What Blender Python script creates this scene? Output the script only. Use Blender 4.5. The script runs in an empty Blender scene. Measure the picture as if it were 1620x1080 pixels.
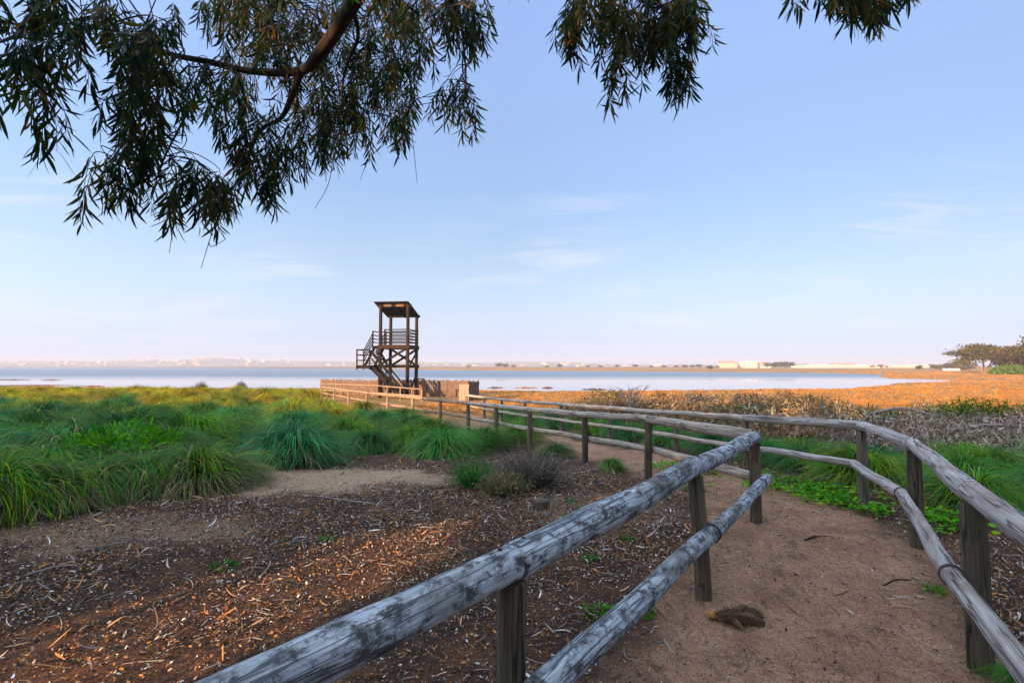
import bpy, math, random
import numpy as np
from mathutils import Vector, Matrix
PI = math.pi
R = math.radians
rng = np.random.default_rng(11)
random.seed(11)
scene = bpy.context.scene
COL = scene.collection

# ------------------------------------------------------------------ camera geometry of the photograph
FPX, EYE, PITCH = 800.0, 1.7, math.atan(39.5/800.0)
cam_d = bpy.data.cameras.new('camera'); cam = bpy.data.objects.new('camera', cam_d); COL.objects.link(cam)
cam.location = (0, 0, EYE); cam.rotation_euler = (PI/2+PITCH, 0, 0)
cam_d.sensor_width = 36; cam_d.lens = FPX/1620*36; cam_d.clip_start = .05; cam_d.clip_end = 20000
scene.camera = cam

def ray(px, py):
    u, v = (px-810)/FPX, (540-py)/FPX
    c, s = math.cos(PITCH), math.sin(PITCH)
    d = Vector((u, c-v*s, s+v*c)); return d/d.y
def at(px, py, d):
    """point seen at a pixel of the photograph, d metres in front of the camera"""
    r = ray(px, py); return Vector((r.x*d, d, EYE+r.z*d))

# ------------------------------------------------------------------ noise
def _hash(ix, iy, seed):
    n = (ix.astype(np.int64)*374761393 + iy.astype(np.int64)*668265263 + seed*974711) & 0x7fffffff
    n = ((n ^ (n >> 13))*1274126177) & 0x7fffffff
    return ((n ^ (n >> 16)) & 0xffff)/65535.0
def vnoise(x, y, seed=0):
    x = np.asarray(x, float); y = np.asarray(y, float)
    ix, iy = np.floor(x), np.floor(y); fx, fy = x-ix, y-iy
    fx = fx*fx*(3-2*fx); fy = fy*fy*(3-2*fy)
    a = _hash(ix, iy, seed); b = _hash(ix+1, iy, seed); c = _hash(ix, iy+1, seed); d = _hash(ix+1, iy+1, seed)
    return (a*(1-fx)+b*fx)*(1-fy)+(c*(1-fx)+d*fx)*fy
def fbm(x, y, seed=0, o=4):
    s = 0; a = .5; x = np.asarray(x, float); y = np.asarray(y, float)
    for k in range(o):
        s = s+a*vnoise(x*2**k, y*2**k, seed+k*17); a *= .5
    return s
def sstep(a, b, x):
    t = np.clip((x-a)/(b-a), 0, 1); return t*t*(3-2*t)

# ------------------------------------------------------------------ where things lie on the ground
WATER = -1.3
def wpt(px, py):
    d = 800*(EYE-WATER)/(py-579.5); return ((px-810)/800*d, d)
LAKE = [(-900, 90), wpt(-60, 611), wpt(60, 610), wpt(165, 613), wpt(300, 614.5), wpt(500, 615), wpt(640, 615.5), wpt(760, 616.5), wpt(870, 618), wpt(960, 618),
        wpt(1050, 617), wpt(1130, 616), wpt(1220, 614.5), wpt(1300, 614.5), wpt(1357, 613), wpt(1395, 608.5), wpt(1437, 604.5), wpt(1505, 603.2),
        wpt(1508, 601.2), wpt(1470, 599.5), wpt(1405, 598.4), wpt(1390, 595.5), wpt(1396, 592.5), wpt(1340, 590.4), wpt(1220, 588.9), wpt(1100, 588.2),
        wpt(960, 587), wpt(820, 586), wpt(700, 585), wpt(560, 582.9), wpt(400, 581.9), wpt(200, 581.4), wpt(0, 581.1), (-2600, 1500), (-2600, 90)]
def seg_dist(P, A, B):
    ab = B-A; t = np.clip(((P-A)@ab)/(ab@ab), 0, 1)
    return np.linalg.norm(P-(A+t[:, None]*ab), axis=1)
def poly_sd(x, y, poly):
    P = np.stack([np.asarray(x, float).ravel(), np.asarray(y, float).ravel()], 1); Q = np.array(poly, float)
    d = np.full(len(P), 1e9); ins = np.zeros(len(P), bool)
    for i in range(len(Q)):
        A, B = Q[i], Q[(i+1) % len(Q)]
        d = np.minimum(d, seg_dist(P, A, B))
        c = (A[1] > P[:, 1]) != (B[1] > P[:, 1])
        ins ^= c & (P[:, 0] < (B[0]-A[0])*(P[:, 1]-A[1])/((B[1]-A[1]) or 1e-9)+A[0])
    return np.where(ins, -d, d)          # negative in the water
def line_dist(x, y, line):
    P = np.stack([np.asarray(x, float).ravel(), np.asarray(y, float).ravel()], 1); Q = np.array(line, float)
    d = np.full(len(P), 1e9)
    for i in range(len(Q)-1): d = np.minimum(d, seg_dist(P, Q[i], Q[i+1]))
    return d
def ground_z(x, y, detail=True):
    x = np.atleast_1d(np.asarray(x, float)); y = np.atleast_1d(np.asarray(y, float)); sh = x.shape
    xr, yr = x.ravel(), y.ravel()
    base = -1.12*(1-np.exp(-np.clip(yr-6.3, 0, None)/22.0))
    base = np.where(yr > 60, base+np.clip((yr-60)/400, 0, 1.2), base)
    sd = poly_sd(xr, yr, LAKE)+3.0*(fbm(xr*.12, yr*.12, 5)-.47)*np.clip(yr/60, 0, 1)
    z = np.where(sd > 0, WATER+(base-WATER)*sstep(0, 14, sd), WATER-np.minimum(.9, -sd*.06))
    if detail:
        near = np.clip(1-yr/40, 0, 1)
        dent = np.zeros_like(xr)
        sel = np.where((yr > .5) & (yr < 11) & (np.abs(xr) < 6))[0]
        for ax, ay, aa in DENTS:
            qx, qy = xr[sel]-ax, yr[sel]-ay; c, s_ = math.cos(aa), math.sin(aa); e = ((qx*c+qy*s_)/.13)**2+((qy*c-qx*s_)/.055)**2
            dent[sel] += -.016*np.exp(-e*1.3)+.007*np.exp(-(np.sqrt(e)-1.5)**2*5)
        z = z+dent+near*(.05*(fbm(xr*.8, yr*.8, 2)-.47)+.028*(fbm(xr*4, yr*4, 3, 3)-.44)+.012*(fbm(xr*14, yr*14, 8, 2)-.38))
    return z.reshape(sh)
def gz(x, y): return float(ground_z([x], [y])[0])

LEFT_POSTS = [(-1.95, -.55), (.0, 2.0), (1.36, 3.80), (2.68, 5.64), (2.15, 8.0), (1.42, 9.9), (.42, 12.0), (-.44, 14.1), (-1.4, 16.2), (-2.6, 18.5),
              (-4.2, 21.5), (-6.0, 24.5), (-8.0, 28.0), (-10.3, 32.0), (-12.6, 36.0), (-15.0, 40.0)]
RIGHT_POSTS = [(1.45, .75), (2.62, 2.92), (3.83, 4.87), (4.42, 6.45), (3.88, 8.45), (3.45, 10.7), (2.55, 13.3), (1.5, 15.6), (.45, 17.7), (-.4, 19.8), (-1.2, 22.0), (-2.25, 25.2)]
PATH_LINE = [(-.7, -6), (-.2, -1.5), (.7, 1.2), (1.95, 3.4), (3.05, 5.2), (3.35, 6.6), (3.0, 8.3), (2.4, 10.4), (1.45, 12.7), (.5, 15), (-.6, 17.3), (-1.8, 20), (-3.2, 23), (-5.2, 27.5), (-7.2, 33), (-7.6, 39)]
SAND = (-3.15, 8.2)

DENTS = []
for k_ in range(85):
    p_ = np.array(PATH_LINE[2:9], float); i_ = random.random()*6; j_ = min(int(i_), 5); q_ = p_[j_]+(p_[j_+1]-p_[j_])*(i_-j_); d_ = p_[j_+1]-p_[j_]
    DENTS.append((q_[0]+random.gauss(0, .4), q_[1]+random.gauss(0, .3), math.atan2(d_[1], d_[0])+random.gauss(0, .35)))
def masks(x, y):
    """path, pale sand, leaf litter, marsh"""
    n = fbm(x*1.7, y*1.7, 21)-.47; n2 = fbm(x*.5, y*.5, 31)-.47
    pd = line_dist(x, y, PATH_LINE)
    path = 1-sstep(.62, 1.25, pd+n*.9)
    e = np.hypot((x-SAND[0])/2.3, (y-SAND[1])/1.45)
    sand = 1-sstep(.55, 1.15, e+n*.9)
    e2 = np.hypot((x+4.3)/1.9, (y-5.3)/.65)
    sand = np.maximum(sand, .55*(1-sstep(.4, 1.2, e2+n*1.4)))
    e3 = np.hypot((x-1.1)/1.2, (y-6.2)/.9)
    sand = np.maximum(sand, .4*(1-sstep(.3, 1.2, e3+n*1.6)))
    marsh = sstep(15, 24, y+6*n2)*(1-.85*sstep(500, 1000, y))
    return path, sand, marsh

# ------------------------------------------------------------------ mesh builder
class MB:
    def __init__(s): s.v = []; s.q = []; s.t = []; s.c = []; s.l = []; s.n = 0
    def add(s, v, q=None, t=None, col=None, lc=None):
        v = np.asarray(v, float).reshape(-1, 3)
        if q is not None and len(q): s.q.append(np.asarray(q, int)+s.n)
        if t is not None and len(t): s.t.append(np.asarray(t, int)+s.n)
        if col is None: col = (1, 1, 1)
        col = np.asarray(col, float)
        if col.ndim == 1: col = np.tile(col[:3], (len(v), 1))
        s.c.append(col); s.l.append(np.asarray(lc, float) if lc is not None else v.copy())
        s.v.append(v); s.n += len(v)
    def mesh(s, name, mat, smooth=False):
        me = bpy.data.meshes.new(name)
        v = np.concatenate(s.v); q = np.concatenate(s.q) if s.q else np.zeros((0, 4), int); t = np.concatenate(s.t) if s.t else np.zeros((0, 3), int)
        me.vertices.add(len(v)); me.vertices.foreach_set('co', v.astype(np.float32).ravel())
        li = np.concatenate([q.ravel(), t.ravel()]).astype(np.int32)
        me.loops.add(len(li)); me.loops.foreach_set('vertex_index', li)
        st = np.concatenate([np.arange(len(q))*4, len(q)*4+np.arange(len(t))*3]).astype(np.int32)
        me.polygons.add(len(st)); me.polygons.foreach_set('loop_start', st)
        me.polygons.foreach_set('use_smooth', np.full(len(st), smooth))
        me.update(calc_edges=True)
        a = me.attributes.new('Col', 'FLOAT_COLOR', 'POINT')
        c = np.concatenate(s.c); a.data.foreach_set('color', np.concatenate([c, np.ones((len(c), 1))], 1).astype(np.float32).ravel())
        a = me.attributes.new('lc', 'FLOAT_VECTOR', 'POINT'); a.data.foreach_set('vector', np.concatenate(s.l).astype(np.float32).ravel())
        me.materials.append(mat)
        return me
    def build(s, name, mat, parent=None, smooth=False):
        o = bpy.data.objects.new(name, s.mesh(name, mat, smooth)); COL.objects.link(o)
        if parent: o.parent = parent
        return o

def tag(o, label=None, cat=None, group=None, kind=None):
    if label: o['label'] = label
    if cat: o['category'] = cat
    if group: o['group'] = group
    if kind: o['kind'] = kind
    return o
def thing(name, label, cat, loc=(0, 0, 0), rz=0, group=None):
    o = bpy.data.objects.new(name, None); COL.objects.link(o); o.location = loc; o.rotation_euler = (0, 0, rz); o.empty_display_size = .2
    return tag(o, label, cat, group)
def dup(root, loc, rz=0, sc=None, label=None, group=None):
    r = root.copy(); COL.objects.link(r); r.location = loc; r.rotation_euler = (0, 0, rz)
    if sc is not None: r.scale = sc if hasattr(sc, '__len__') else (sc, sc, sc)
    if label: r['label'] = label
    if group: r['group'] = group
    for ch in list(root.children):
        c = ch.copy(); COL.objects.link(c); c.parent = r
        for g in ch.children:
            d = g.copy(); COL.objects.link(d); d.parent = c
    return r

def catmull(P, n):
    P = np.asarray(P, float)
    if len(P) == 2: return P[0]+(P[1]-P[0])*np.linspace(0, 1, n)[:, None]
    Q = np.vstack([2*P[0]-P[1], P, 2*P[-1]-P[-2]]); k = len(P)-1
    u = np.linspace(0, k, n); i = np.minimum(u.astype(int), k-1); f = (u-i)[:, None]
    a, b, c, d = Q[i], Q[i+1], Q[i+2], Q[i+3]
    return .5*((2*b)+(c-a)*f+(2*a-5*b+4*c-d)*f**2+(-a+3*b-3*c+d)*f**3)
def tube(mb, pts, rad, nseg=16, n=None, rough=0., freq=6., col=(1, 1, 1), cap=True, flat=0.):
    """a round pole along pts with radii rad; rough is the unevenness of its surface"""
    P = catmull(pts, n or max(2, len(pts)))
    m = len(P); rad = np.interp(np.linspace(0, 1, m), np.linspace(0, 1, len(np.atleast_1d(rad))), np.atleast_1d(rad))
    T = np.gradient(P, axis=0); T /= np.linalg.norm(T, axis=1)[:, None]+1e-9
    ref = np.array((0, 0, 1.)) if abs(T[0][2]) < .8 else np.array((1., 0, 0))
    U = np.empty_like(P); u = ref-T[0]*(ref@T[0]); U[0] = u/np.linalg.norm(u)
    for i in range(1, m):
        u = U[i-1]-T[i]*(U[i-1]@T[i]); U[i] = u/(np.linalg.norm(u)+1e-9)
    V = np.cross(T, U)
    al = np.concatenate([[0], np.cumsum(np.linalg.norm(np.diff(P, axis=0), axis=1))])
    off = random.random()*40
    th = np.arange(nseg)*2*PI/nseg
    ct, stt = np.cos(th), np.sin(th)
    rr = np.tile(rad[:, None], (1, nseg))
    if rough:
        A = al[:, None]+off
        nz = fbm(A*freq*.35+ct*1.3+7, stt*1.3+A*.11, 41, 3)-.44
        nz2 = fbm(A*freq+ct*3, stt*3+A*.5, 43, 2)-.37
        rr = rr*(1+rough*(1.5*nz+.6*nz2))
    v = P[:, None, :]+rr[:, :, None]*(U[:, None, :]*ct[None, :, None]+V[:, None, :]*stt[None, :, None])
    lc = np.stack([np.tile((al+off)[:, None], (1, nseg)), rr*ct, rr*stt], 2)
    i, j = np.meshgrid(np.arange(m-1), np.arange(nseg), indexing='ij'); j2 = (j+1) % nseg
    q = np.stack([i*nseg+j, i*nseg+j2, (i+1)*nseg+j2, (i+1)*nseg+j], -1).reshape(-1, 4)
    mb.add(v, q, None, col, lc.reshape(-1, 3))
    if cap:
        for e, sgn in ((0, -1), (m-1, 1)):
            ring = v[e]; ins = P[e]+(ring-P[e])*.82+T[e]*sgn*rad[e]*.12
            vv = np.vstack([ring, ins, P[e:e+1]+T[e]*sgn*rad[e]*.13])
            k = np.arange(nseg); k2 = (k+1) % nseg
            qq = np.stack([k, k2, nseg+k2, nseg+k], 1); tt = np.stack([nseg+k, nseg+k2, np.full(nseg, 2*nseg)], 1)
            if sgn < 0: qq = qq[:, ::-1]; tt = tt[:, ::-1]
            l2 = np.vstack([lc[e], lc[e]*(1, .82, .82), [[lc[e][0][0], 0, 0]]])
            mb.add(vv, qq, tt, col, l2)
BOXQ = np.array([(0, 3, 2, 1), (4, 5, 6, 7), (0, 1, 5, 4), (1, 2, 6, 5), (2, 3, 7, 6), (3, 0, 4, 7)])
def beam(mb, a, b, w, h, col=(1, 1, 1), up=(0, 0, 1)):
    """a squared timber from a to b, w across and h along the up direction"""
    a = np.array(a, float); b = np.array(b, float); t = b-a; L = np.linalg.norm(t); t /= L
    up = np.array(up, float)
    if abs(up@t) > .95: up = np.array((1., 0, 0))
    s = np.cross(t, up); s /= np.linalg.norm(s); u = np.cross(s, t)
    v = []; lc = []; off = random.random()*30
    for e, x in ((a, 0), (b, L)):
        for sw, sh in ((-1, -1), (1, -1), (1, 1), (-1, 1)):
            v.append(e+s*sw*w/2+u*sh*h/2); lc.append((x+off, sw*w/2, sh*h/2))
    mb.add(v, BOXQ, None, col, lc)

def ribbons(mb, P, W, col, keep=None):
    """P (n,s,3) centre lines, W (n,s,3) half-width vectors, col (n,3) or (n,s,3)"""
    n, s, _ = P.shape
    v = np.stack([P-W, P+W], 2).reshape(-1, 3)
    b = (np.arange(n)*s*2)[:, None]; k = np.arange(s-1)[None, :]*2
    q = np.stack([b+k, b+k+1, b+k+3, b+k+2], -1).reshape(-1, 4)
    if col.ndim == 2: col = np.repeat(col[:, None, :], s, 1)
    c = np.repeat(col[:, :, None, :], 2, 2).reshape(-1, 3)
    mb.add(v, q, None, c)
def unit(v): return v/(np.linalg.norm(v, axis=-1, keepdims=True)+1e-9)
def blades(mb, root, az, L, th0, th1, wid, col, s=6, power=1.2, tip=None, floor=None, twist=None):
    """grass blades: start at elevation th0 and bend over to th1"""
    n = len(root); t = np.linspace(0, 1, s)
    tm = (t[:-1]+t[1:])/2
    th = th0[:, None]+(th1-th0)[:, None]*tm[None, :]**power
    step = (L/(s-1))[:, None]
    h = np.concatenate([np.zeros((n, 1)), np.cumsum(np.cos(th)*step, 1)], 1); z = np.concatenate([np.zeros((n, 1)), np.cumsum(np.sin(th)*step, 1)], 1)
    P = root[:, None, :]+np.stack([np.cos(az)[:, None]*h, np.sin(az)[:, None]*h, z], 2)
    if floor is not None: P[:, :, 2] = np.maximum(P[:, :, 2], floor)
    tw = az+PI/2+(twist if twist is not None else rng.uniform(-.7, .7, n))
    W = np.stack([np.cos(tw), np.sin(tw), rng.uniform(-.3, .3, n)], 1)[:, None, :]*(wid[:, None]*(1-t[None, :]**2*.92))[:, :, None]*.5
    if tip is not None:
        c = col[:, None, :]*(1-t[None, :, None]**1.5)+tip[:, None, :]*t[None, :, None]**1.5
    else: c = col
    ribbons(mb, P, W, c)
def leaves(mb, base, dirn, L, wid, col, curve=.25, s=5, nrm=None):
    """sickle-shaped leaves hanging from base along dirn"""
    n = len(base); t = np.linspace(0, 1, s)
    dirn = unit(dirn)
    side = unit(np.cross(dirn, nrm if nrm is not None else rng.normal(size=(n, 3))))
    bend = unit(np.cross(dirn, side))
    k = (rng.uniform(-1, 1, n)*curve)[:, None]; k2 = (rng.uniform(-1, 1, n)*curve*.6)[:, None]
    P = base[:, None, :]+dirn[:, None, :]*(L[:, None]*t)[:, :, None]+side[:, None, :]*(L[:, None]*k*t**2)[:, :, None]+bend[:, None, :]*(L[:, None]*k2*t**2)[:, :, None]
    prof = np.sin(PI*np.clip(t*.93+.05, 0, 1))**.75
    W = side[:, None, :]*(wid[:, None]*prof*.5)[:, :, None]
    ribbons(mb, P, W, col)

# ------------------------------------------------------------------ materials
def newmat(name):
    m = bpy.data.materials.new(name); m.use_nodes = True; nt = m.node_tree; nt.nodes.clear(); return m, nt
def nd(nt, typ, ins=None, **kw):
    n = nt.nodes.new(typ)
    for k, v in kw.items(): setattr(n, k, v)
    for k, v in (ins or {}).items():
        s = n.inputs[k]
        if isinstance(v, bpy.types.NodeSocket): nt.links.new(v, s)
        elif isinstance(v, tuple) and s.type == 'RGBA' and len(v) == 3: s.default_value = (*v, 1)
        else: s.default_value = v
    return n
def ramp(nt, fac, stops, interp='LINEAR'):
    n = nt.nodes.new('ShaderNodeValToRGB'); nt.links.new(fac, n.inputs[0]); cr = n.color_ramp; cr.interpolation = interp
    while len(cr.elements) < len(stops): cr.elements.new(.5)
    for e, (p, c) in zip(cr.elements, stops):
        e.position = p; e.color = (*c, 1) if hasattr(c, '__len__') else (c, c, c, 1)
    return n.outputs[0]
def mix(nt, f, a, b, mode='MIX'):
    n = nt.nodes.new('ShaderNodeMix'); n.data_type = 'RGBA'; n.blend_type = mode
    for s, v in ((n.inputs[0], f), (n.inputs[6], a), (n.inputs[7], b)):
        if isinstance(v, bpy.types.NodeSocket): nt.links.new(v, s)
        elif hasattr(v, '__len__'): s.default_value = (*v, 1)
        else: s.default_value = v
    return n.outputs[2]
def mth(nt, op, a, b=None, c=None):
    n = nt.nodes.new('ShaderNodeMath'); n.operation = op
    for i, v in enumerate((a, b, c)):
        if v is None: continue
        if isinstance(v, bpy.types.NodeSocket): nt.links.new(v, n.inputs[i])
        else: n.inputs[i].default_value = v
    return n.outputs[0]
def noise(nt, vec, scale, detail=4, rough=.55, dist=0):
    return nd(nt, 'ShaderNodeTexNoise', {'Vector': vec, 'Scale': scale, 'Detail': detail, 'Roughness': rough, 'Distortion': dist}).outputs['Fac']
def mapped(nt, vec, sc, loc=(0, 0, 0)):
    return nd(nt, 'ShaderNodeMapping', {'Vector': vec, 'Scale': sc, 'Location': loc}).outputs[0]
def out(nt, sh): nt.links.new(sh, nd(nt, 'ShaderNodeOutputMaterial').inputs[0])

def wood(name, light, dark, patch, amt, stain=None, stain_amt=.5, rough=.85, bump=.5, soft=.05):
    m, nt = newmat(name)
    lc = nd(nt, 'ShaderNodeAttribute', attribute_name='lc').outputs['Vector']
    g = noise(nt, mapped(nt, lc, (1.6, 38, 38)), 1., 6, .65)
    g2 = noise(nt, mapped(nt, lc, (5, 120, 120)), 1., 3, .6)
    c = mix(nt, ramp(nt, g, [(.32, 0), (.68, 1)]), dark, light)
    c = mix(nt, mth(nt, 'MULTIPLY', ramp(nt, g2, [(.35, 1), (.55, 0)]), .45), c, tuple(x*.45 for x in dark))
    if stain:
        s = noise(nt, mapped(nt, lc, (1.3, 5, 5), (9, 3, 1)), 1., 5, .6, .4)
        c = mix(nt, ramp(nt, s, [(1-stain_amt-.08, 0), (1-stain_amt+.1, 1)]), c, stain)
    b = noise(nt, mapped(nt, lc, (9., 14, 14), (3, 8, 2)), 1., 10, .76, .3)
    c = mix(nt, ramp(nt, b, [(1-amt-soft*.6, 0), (1-amt+soft, 1)]), c, patch)
    k = noise(nt, mapped(nt, lc, (.55, 15, 15), (1, 5, 7)), 1., 3, .55, .35)
    ck = ramp(nt, mth(nt, 'ABSOLUTE', mth(nt, 'SUBTRACT', k, .5)), [(.0, 0), (.009, .2), (.022, 1)])
    c = mix(nt, ck, tuple(x*.25 for x in dark), c)
    h = mth(nt, 'ADD', mth(nt, 'MULTIPLY', g, .6), mth(nt, 'ADD', mth(nt, 'MULTIPLY', ck, .7), mth(nt, 'MULTIPLY', g2, .4)))
    bp = nd(nt, 'ShaderNodeBump', {'Height': h, 'Strength': bump, 'Distance': .012})
    p = nd(nt, 'ShaderNodeBsdfPrincipled', {'Base Color': c, 'Roughness': rough, 'Normal': bp.outputs[0], 'Specular IOR Level': .3})
    out(nt, p.outputs[0]); return m
def leafmat(name, trans=.3, rough=.55, spec=.35, gain=1., sat=1.):
    m, nt = newmat(name)
    a = nd(nt, 'ShaderNodeAttribute', attribute_name='Col').outputs['Color']
    if gain != 1: a = mix(nt, 1., a, (gain, gain, gain), 'MULTIPLY')
    oi = nd(nt, 'ShaderNodeObjectInfo').outputs['Random']
    a = nd(nt, 'ShaderNodeHueSaturation', {'Color': a, 'Hue': mth(nt, 'MULTIPLY_ADD', oi, .05, .475), 'Value': mth(nt, 'MULTIPLY_ADD', mth(nt, 'FRACT', mth(nt, 'MULTIPLY', oi, 7.3)), .6, .7), 'Saturation': sat}).outputs[0]
    p = nd(nt, 'ShaderNodeBsdfPrincipled', {'Base Color': a, 'Roughness': rough, 'Specular IOR Level': spec})
    t = nd(nt, 'ShaderNodeBsdfTranslucent', {'Color': a})
    s = nd(nt, 'ShaderNodeMixShader', {0: trans, 1: p.outputs[0], 2: t.outputs[0]})
    out(nt, s.outputs[0]); return m
def plain(name, c1, c2, scale=3., rough=.85, bump=0., attr=False):
    m, nt = newmat(name)
    v = nd(nt, 'ShaderNodeTexCoord').outputs['Object']
    f = noise(nt, v, scale, 5, .6)
    c = mix(nt, ramp(nt, f, [(.35, 0), (.65, 1)]), c1, c2)
    if attr: c = mix(nt, 1., c, nd(nt, 'ShaderNodeAttribute', attribute_name='Col').outputs['Color'], 'MULTIPLY')
    ins = {'Base Color': c, 'Roughness': rough}
    if bump: ins['Normal'] = nd(nt, 'ShaderNodeBump', {'Height': f, 'Strength': bump, 'Distance': .03}).outputs[0]
    out(nt, nd(nt, 'ShaderNodeBsdfPrincipled', ins).outputs[0]); return m

M = {}
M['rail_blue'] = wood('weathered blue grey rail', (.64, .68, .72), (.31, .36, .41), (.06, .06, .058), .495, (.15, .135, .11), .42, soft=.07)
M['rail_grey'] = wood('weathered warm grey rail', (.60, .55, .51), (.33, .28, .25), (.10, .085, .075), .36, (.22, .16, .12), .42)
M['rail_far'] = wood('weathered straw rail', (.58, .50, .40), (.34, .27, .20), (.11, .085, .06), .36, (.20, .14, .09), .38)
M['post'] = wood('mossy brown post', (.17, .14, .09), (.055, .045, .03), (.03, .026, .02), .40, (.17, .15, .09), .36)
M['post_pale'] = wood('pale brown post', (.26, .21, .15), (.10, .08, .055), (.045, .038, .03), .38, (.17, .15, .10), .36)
M['tower'] = wood('dark stained timber', (.055, .026, .010), (.025, .012, .006), (.014, .009, .006), .36, bump=.3)
M['tower_dark'] = wood('shade darkened timber', (.017, .011, .008), (.009, .0065, .005), (.006, .005, .004), .36, bump=.3)  # near-black copy of the tower wood, shade put into its colour
M['reed'] = wood('weathered reed boards', (.27, .185, .13), (.12, .08, .055), (.07, .045, .035), .36, bump=.3)
M['railing'] = wood('pale new railing', (.42, .30, .20), (.28, .19, .125), (.17, .12, .085), .30, bump=.2)
M['panel'] = wood('bleached board', (.48, .38, .30), (.35, .27, .21), (.24, .18, .14), .30, bump=.2)
M['bark'] = wood('eucalyptus bark', (.05, .032, .022), (.02, .014, .010), (.025, .018, .014), .38)
M['root'] = wood('brown root', (.24, .14, .08), (.10, .06, .035), (.05, .03, .02), .4)
M['deadwood'] = wood('grey dead wood', (.42, .37, .33), (.22, .18, .15), (.12, .09, .07), .33)
M['leaf'] = leafmat('eucalyptus leaf', .45, .5, .16, sat=1.1)
M['grass'] = leafmat('grass blade', .22, .6, .1, sat=1.22)
M['dry'] = leafmat('dry leaf', .12, .8, .2)
M['marsh'] = leafmat('marsh scrub', .15, .8, .15)
M['wire'] = plain('dark tie wire', (.03, .028, .026), (.07, .05, .04), 60, .6)
M['notice'] = plain('white notice', (.75, .75, .74), (.68, .68, .68), 20, .6)
M['house'] = plain('white render', (.78, .72, .66), (.68, .61, .55), .3, .9, attr=True)
M['roof'] = plain('roof tiles', (.42, .25, .17), (.34, .2, .14), .6, .9)
M['window'] = plain('dark window', (.05, .06, .07), (.08, .085, .09), 2., .3)

def ground_mat():
    m, nt = newmat('earth')
    ge = nd(nt, 'ShaderNodeNewGeometry').outputs['Position']
    A = lambda k: nd(nt, 'ShaderNodeAttribute', attribute_name=k).outputs['Fac']
    n1 = noise(nt, ge, 2.2, 6, .65); n2 = noise(nt, ge, 16, 5, .7); n3 = noise(nt, ge, 75, 4, .7); n4 = noise(nt, ge, .05, 4, .6)
    soil = mix(nt, ramp(nt, n2, [(.34, 0), (.66, 1)]), (.030, .020, .015), (.15, .085, .056))
    soil = mix(nt, ramp(nt, n1, [(.45, 0), (.68, .8)]), soil, (.28, .125, .065))
    path = mix(nt, ramp(nt, n2, [(.3, 0), (.7, 1)]), (.50, .265, .15), (.80, .48, .295))
    path = mix(nt, ramp(nt, n1, [(.38, .6), (.6, 0)]), path, (.34, .165, .095))
    sand = mix(nt, ramp(nt, n2, [(.3, 0), (.7, 1)]), (.52, .33, .20), (.76, .53, .35))
    marsh = mix(nt, ramp(nt, n2, [(.3, 0), (.7, 1)]), (.34, .17, .05), (.60, .34, .12))
    marsh = mix(nt, ramp(nt, n4, [(.4, 0), (.65, 1)]), marsh, (.27, .20, .10))
    c = mix(nt, A('sand'), soil, sand); c = mix(nt, A('path'), c, path); c = mix(nt, A('marsh'), c, marsh)
    tr = noise(nt, mapped(nt, ge, (9, 4, 4)), 1., 6, .75, .5)
    c = mix(nt, mth(nt, 'MULTIPLY', ramp(nt, tr, [(.30, 1), (.47, 0)]), .75), c, (.09, .048, .032))
    c = mix(nt, ramp(nt, n3, [(.36, .85), (.50, 0)]), c, (.04, .024, .017))
    c = mix(nt, ramp(nt, n3, [(.60, 0), (.72, .5)]), c, (.62, .48, .38))
    v = nd(nt, 'ShaderNodeTexVoronoi', {'Vector': ge, 'Scale': 34., 'Randomness': 1.}).outputs['Distance']
    h = mth(nt, 'ADD', mth(nt, 'MULTIPLY_ADD', tr, 1.3, mth(nt, 'MULTIPLY', n2, 1.4)), mth(nt, 'ADD', mth(nt, 'MULTIPLY', n3, .5), mth(nt, 'MULTIPLY', v, .35)))
    bp = nd(nt, 'ShaderNodeBump', {'Height': h, 'Strength': 1., 'Distance': .05})
    out(nt, nd(nt, 'ShaderNodeBsdfPrincipled', {'Base Color': c, 'Roughness': .95, 'Specular IOR Level': .15, 'Normal': bp.outputs[0]}).outputs[0])
    return m
M['earth'] = ground_mat()
def water_mat():
    m, nt = newmat('lake water')
    ge = nd(nt, 'ShaderNodeNewGeometry').outputs['Position']
    y = nd(nt, 'ShaderNodeSeparateXYZ', {0: ge}).outputs[1]
    big = noise(nt, mapped(nt, ge, (.004, .03, 1)), 1., 3, .5)
    yy = mth(nt, 'ADD', y, mth(nt, 'MULTIPLY', mth(nt, 'SUBTRACT', big, .5), 90.))
    wind_and_reflection = nd(nt, 'ShaderNodeMapRange', {'Value': yy, 'From Min': 105., 'From Max': 165., 'To Min': .0, 'To Max': 1.}, interpolation_type='SMOOTHSTEP').outputs[0]
    n = noise(nt, mapped(nt, ge, (1.2, 1.6, 1)), 1., 4, .6)
    bp = nd(nt, 'ShaderNodeBump', {'Height': n, 'Strength': mth(nt, 'MULTIPLY_ADD', wind_and_reflection, .9, .02), 'Distance': .25})
    rg = mth(nt, 'MULTIPLY_ADD', wind_and_reflection, .22, .03)
    p = nd(nt, 'ShaderNodeBsdfPrincipled', {'Base Color': mix(nt, wind_and_reflection, (.34, .33, .34), (.07, .13, .20)), 'Roughness': rg, 'IOR': 1.33, 'Specular IOR Level': .5, 'Normal': bp.outputs[0]})  # pale near, blue far: reflected sky put into the base colour
    out(nt, p.outputs[0]); return m
M['water'] = water_mat()

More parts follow.
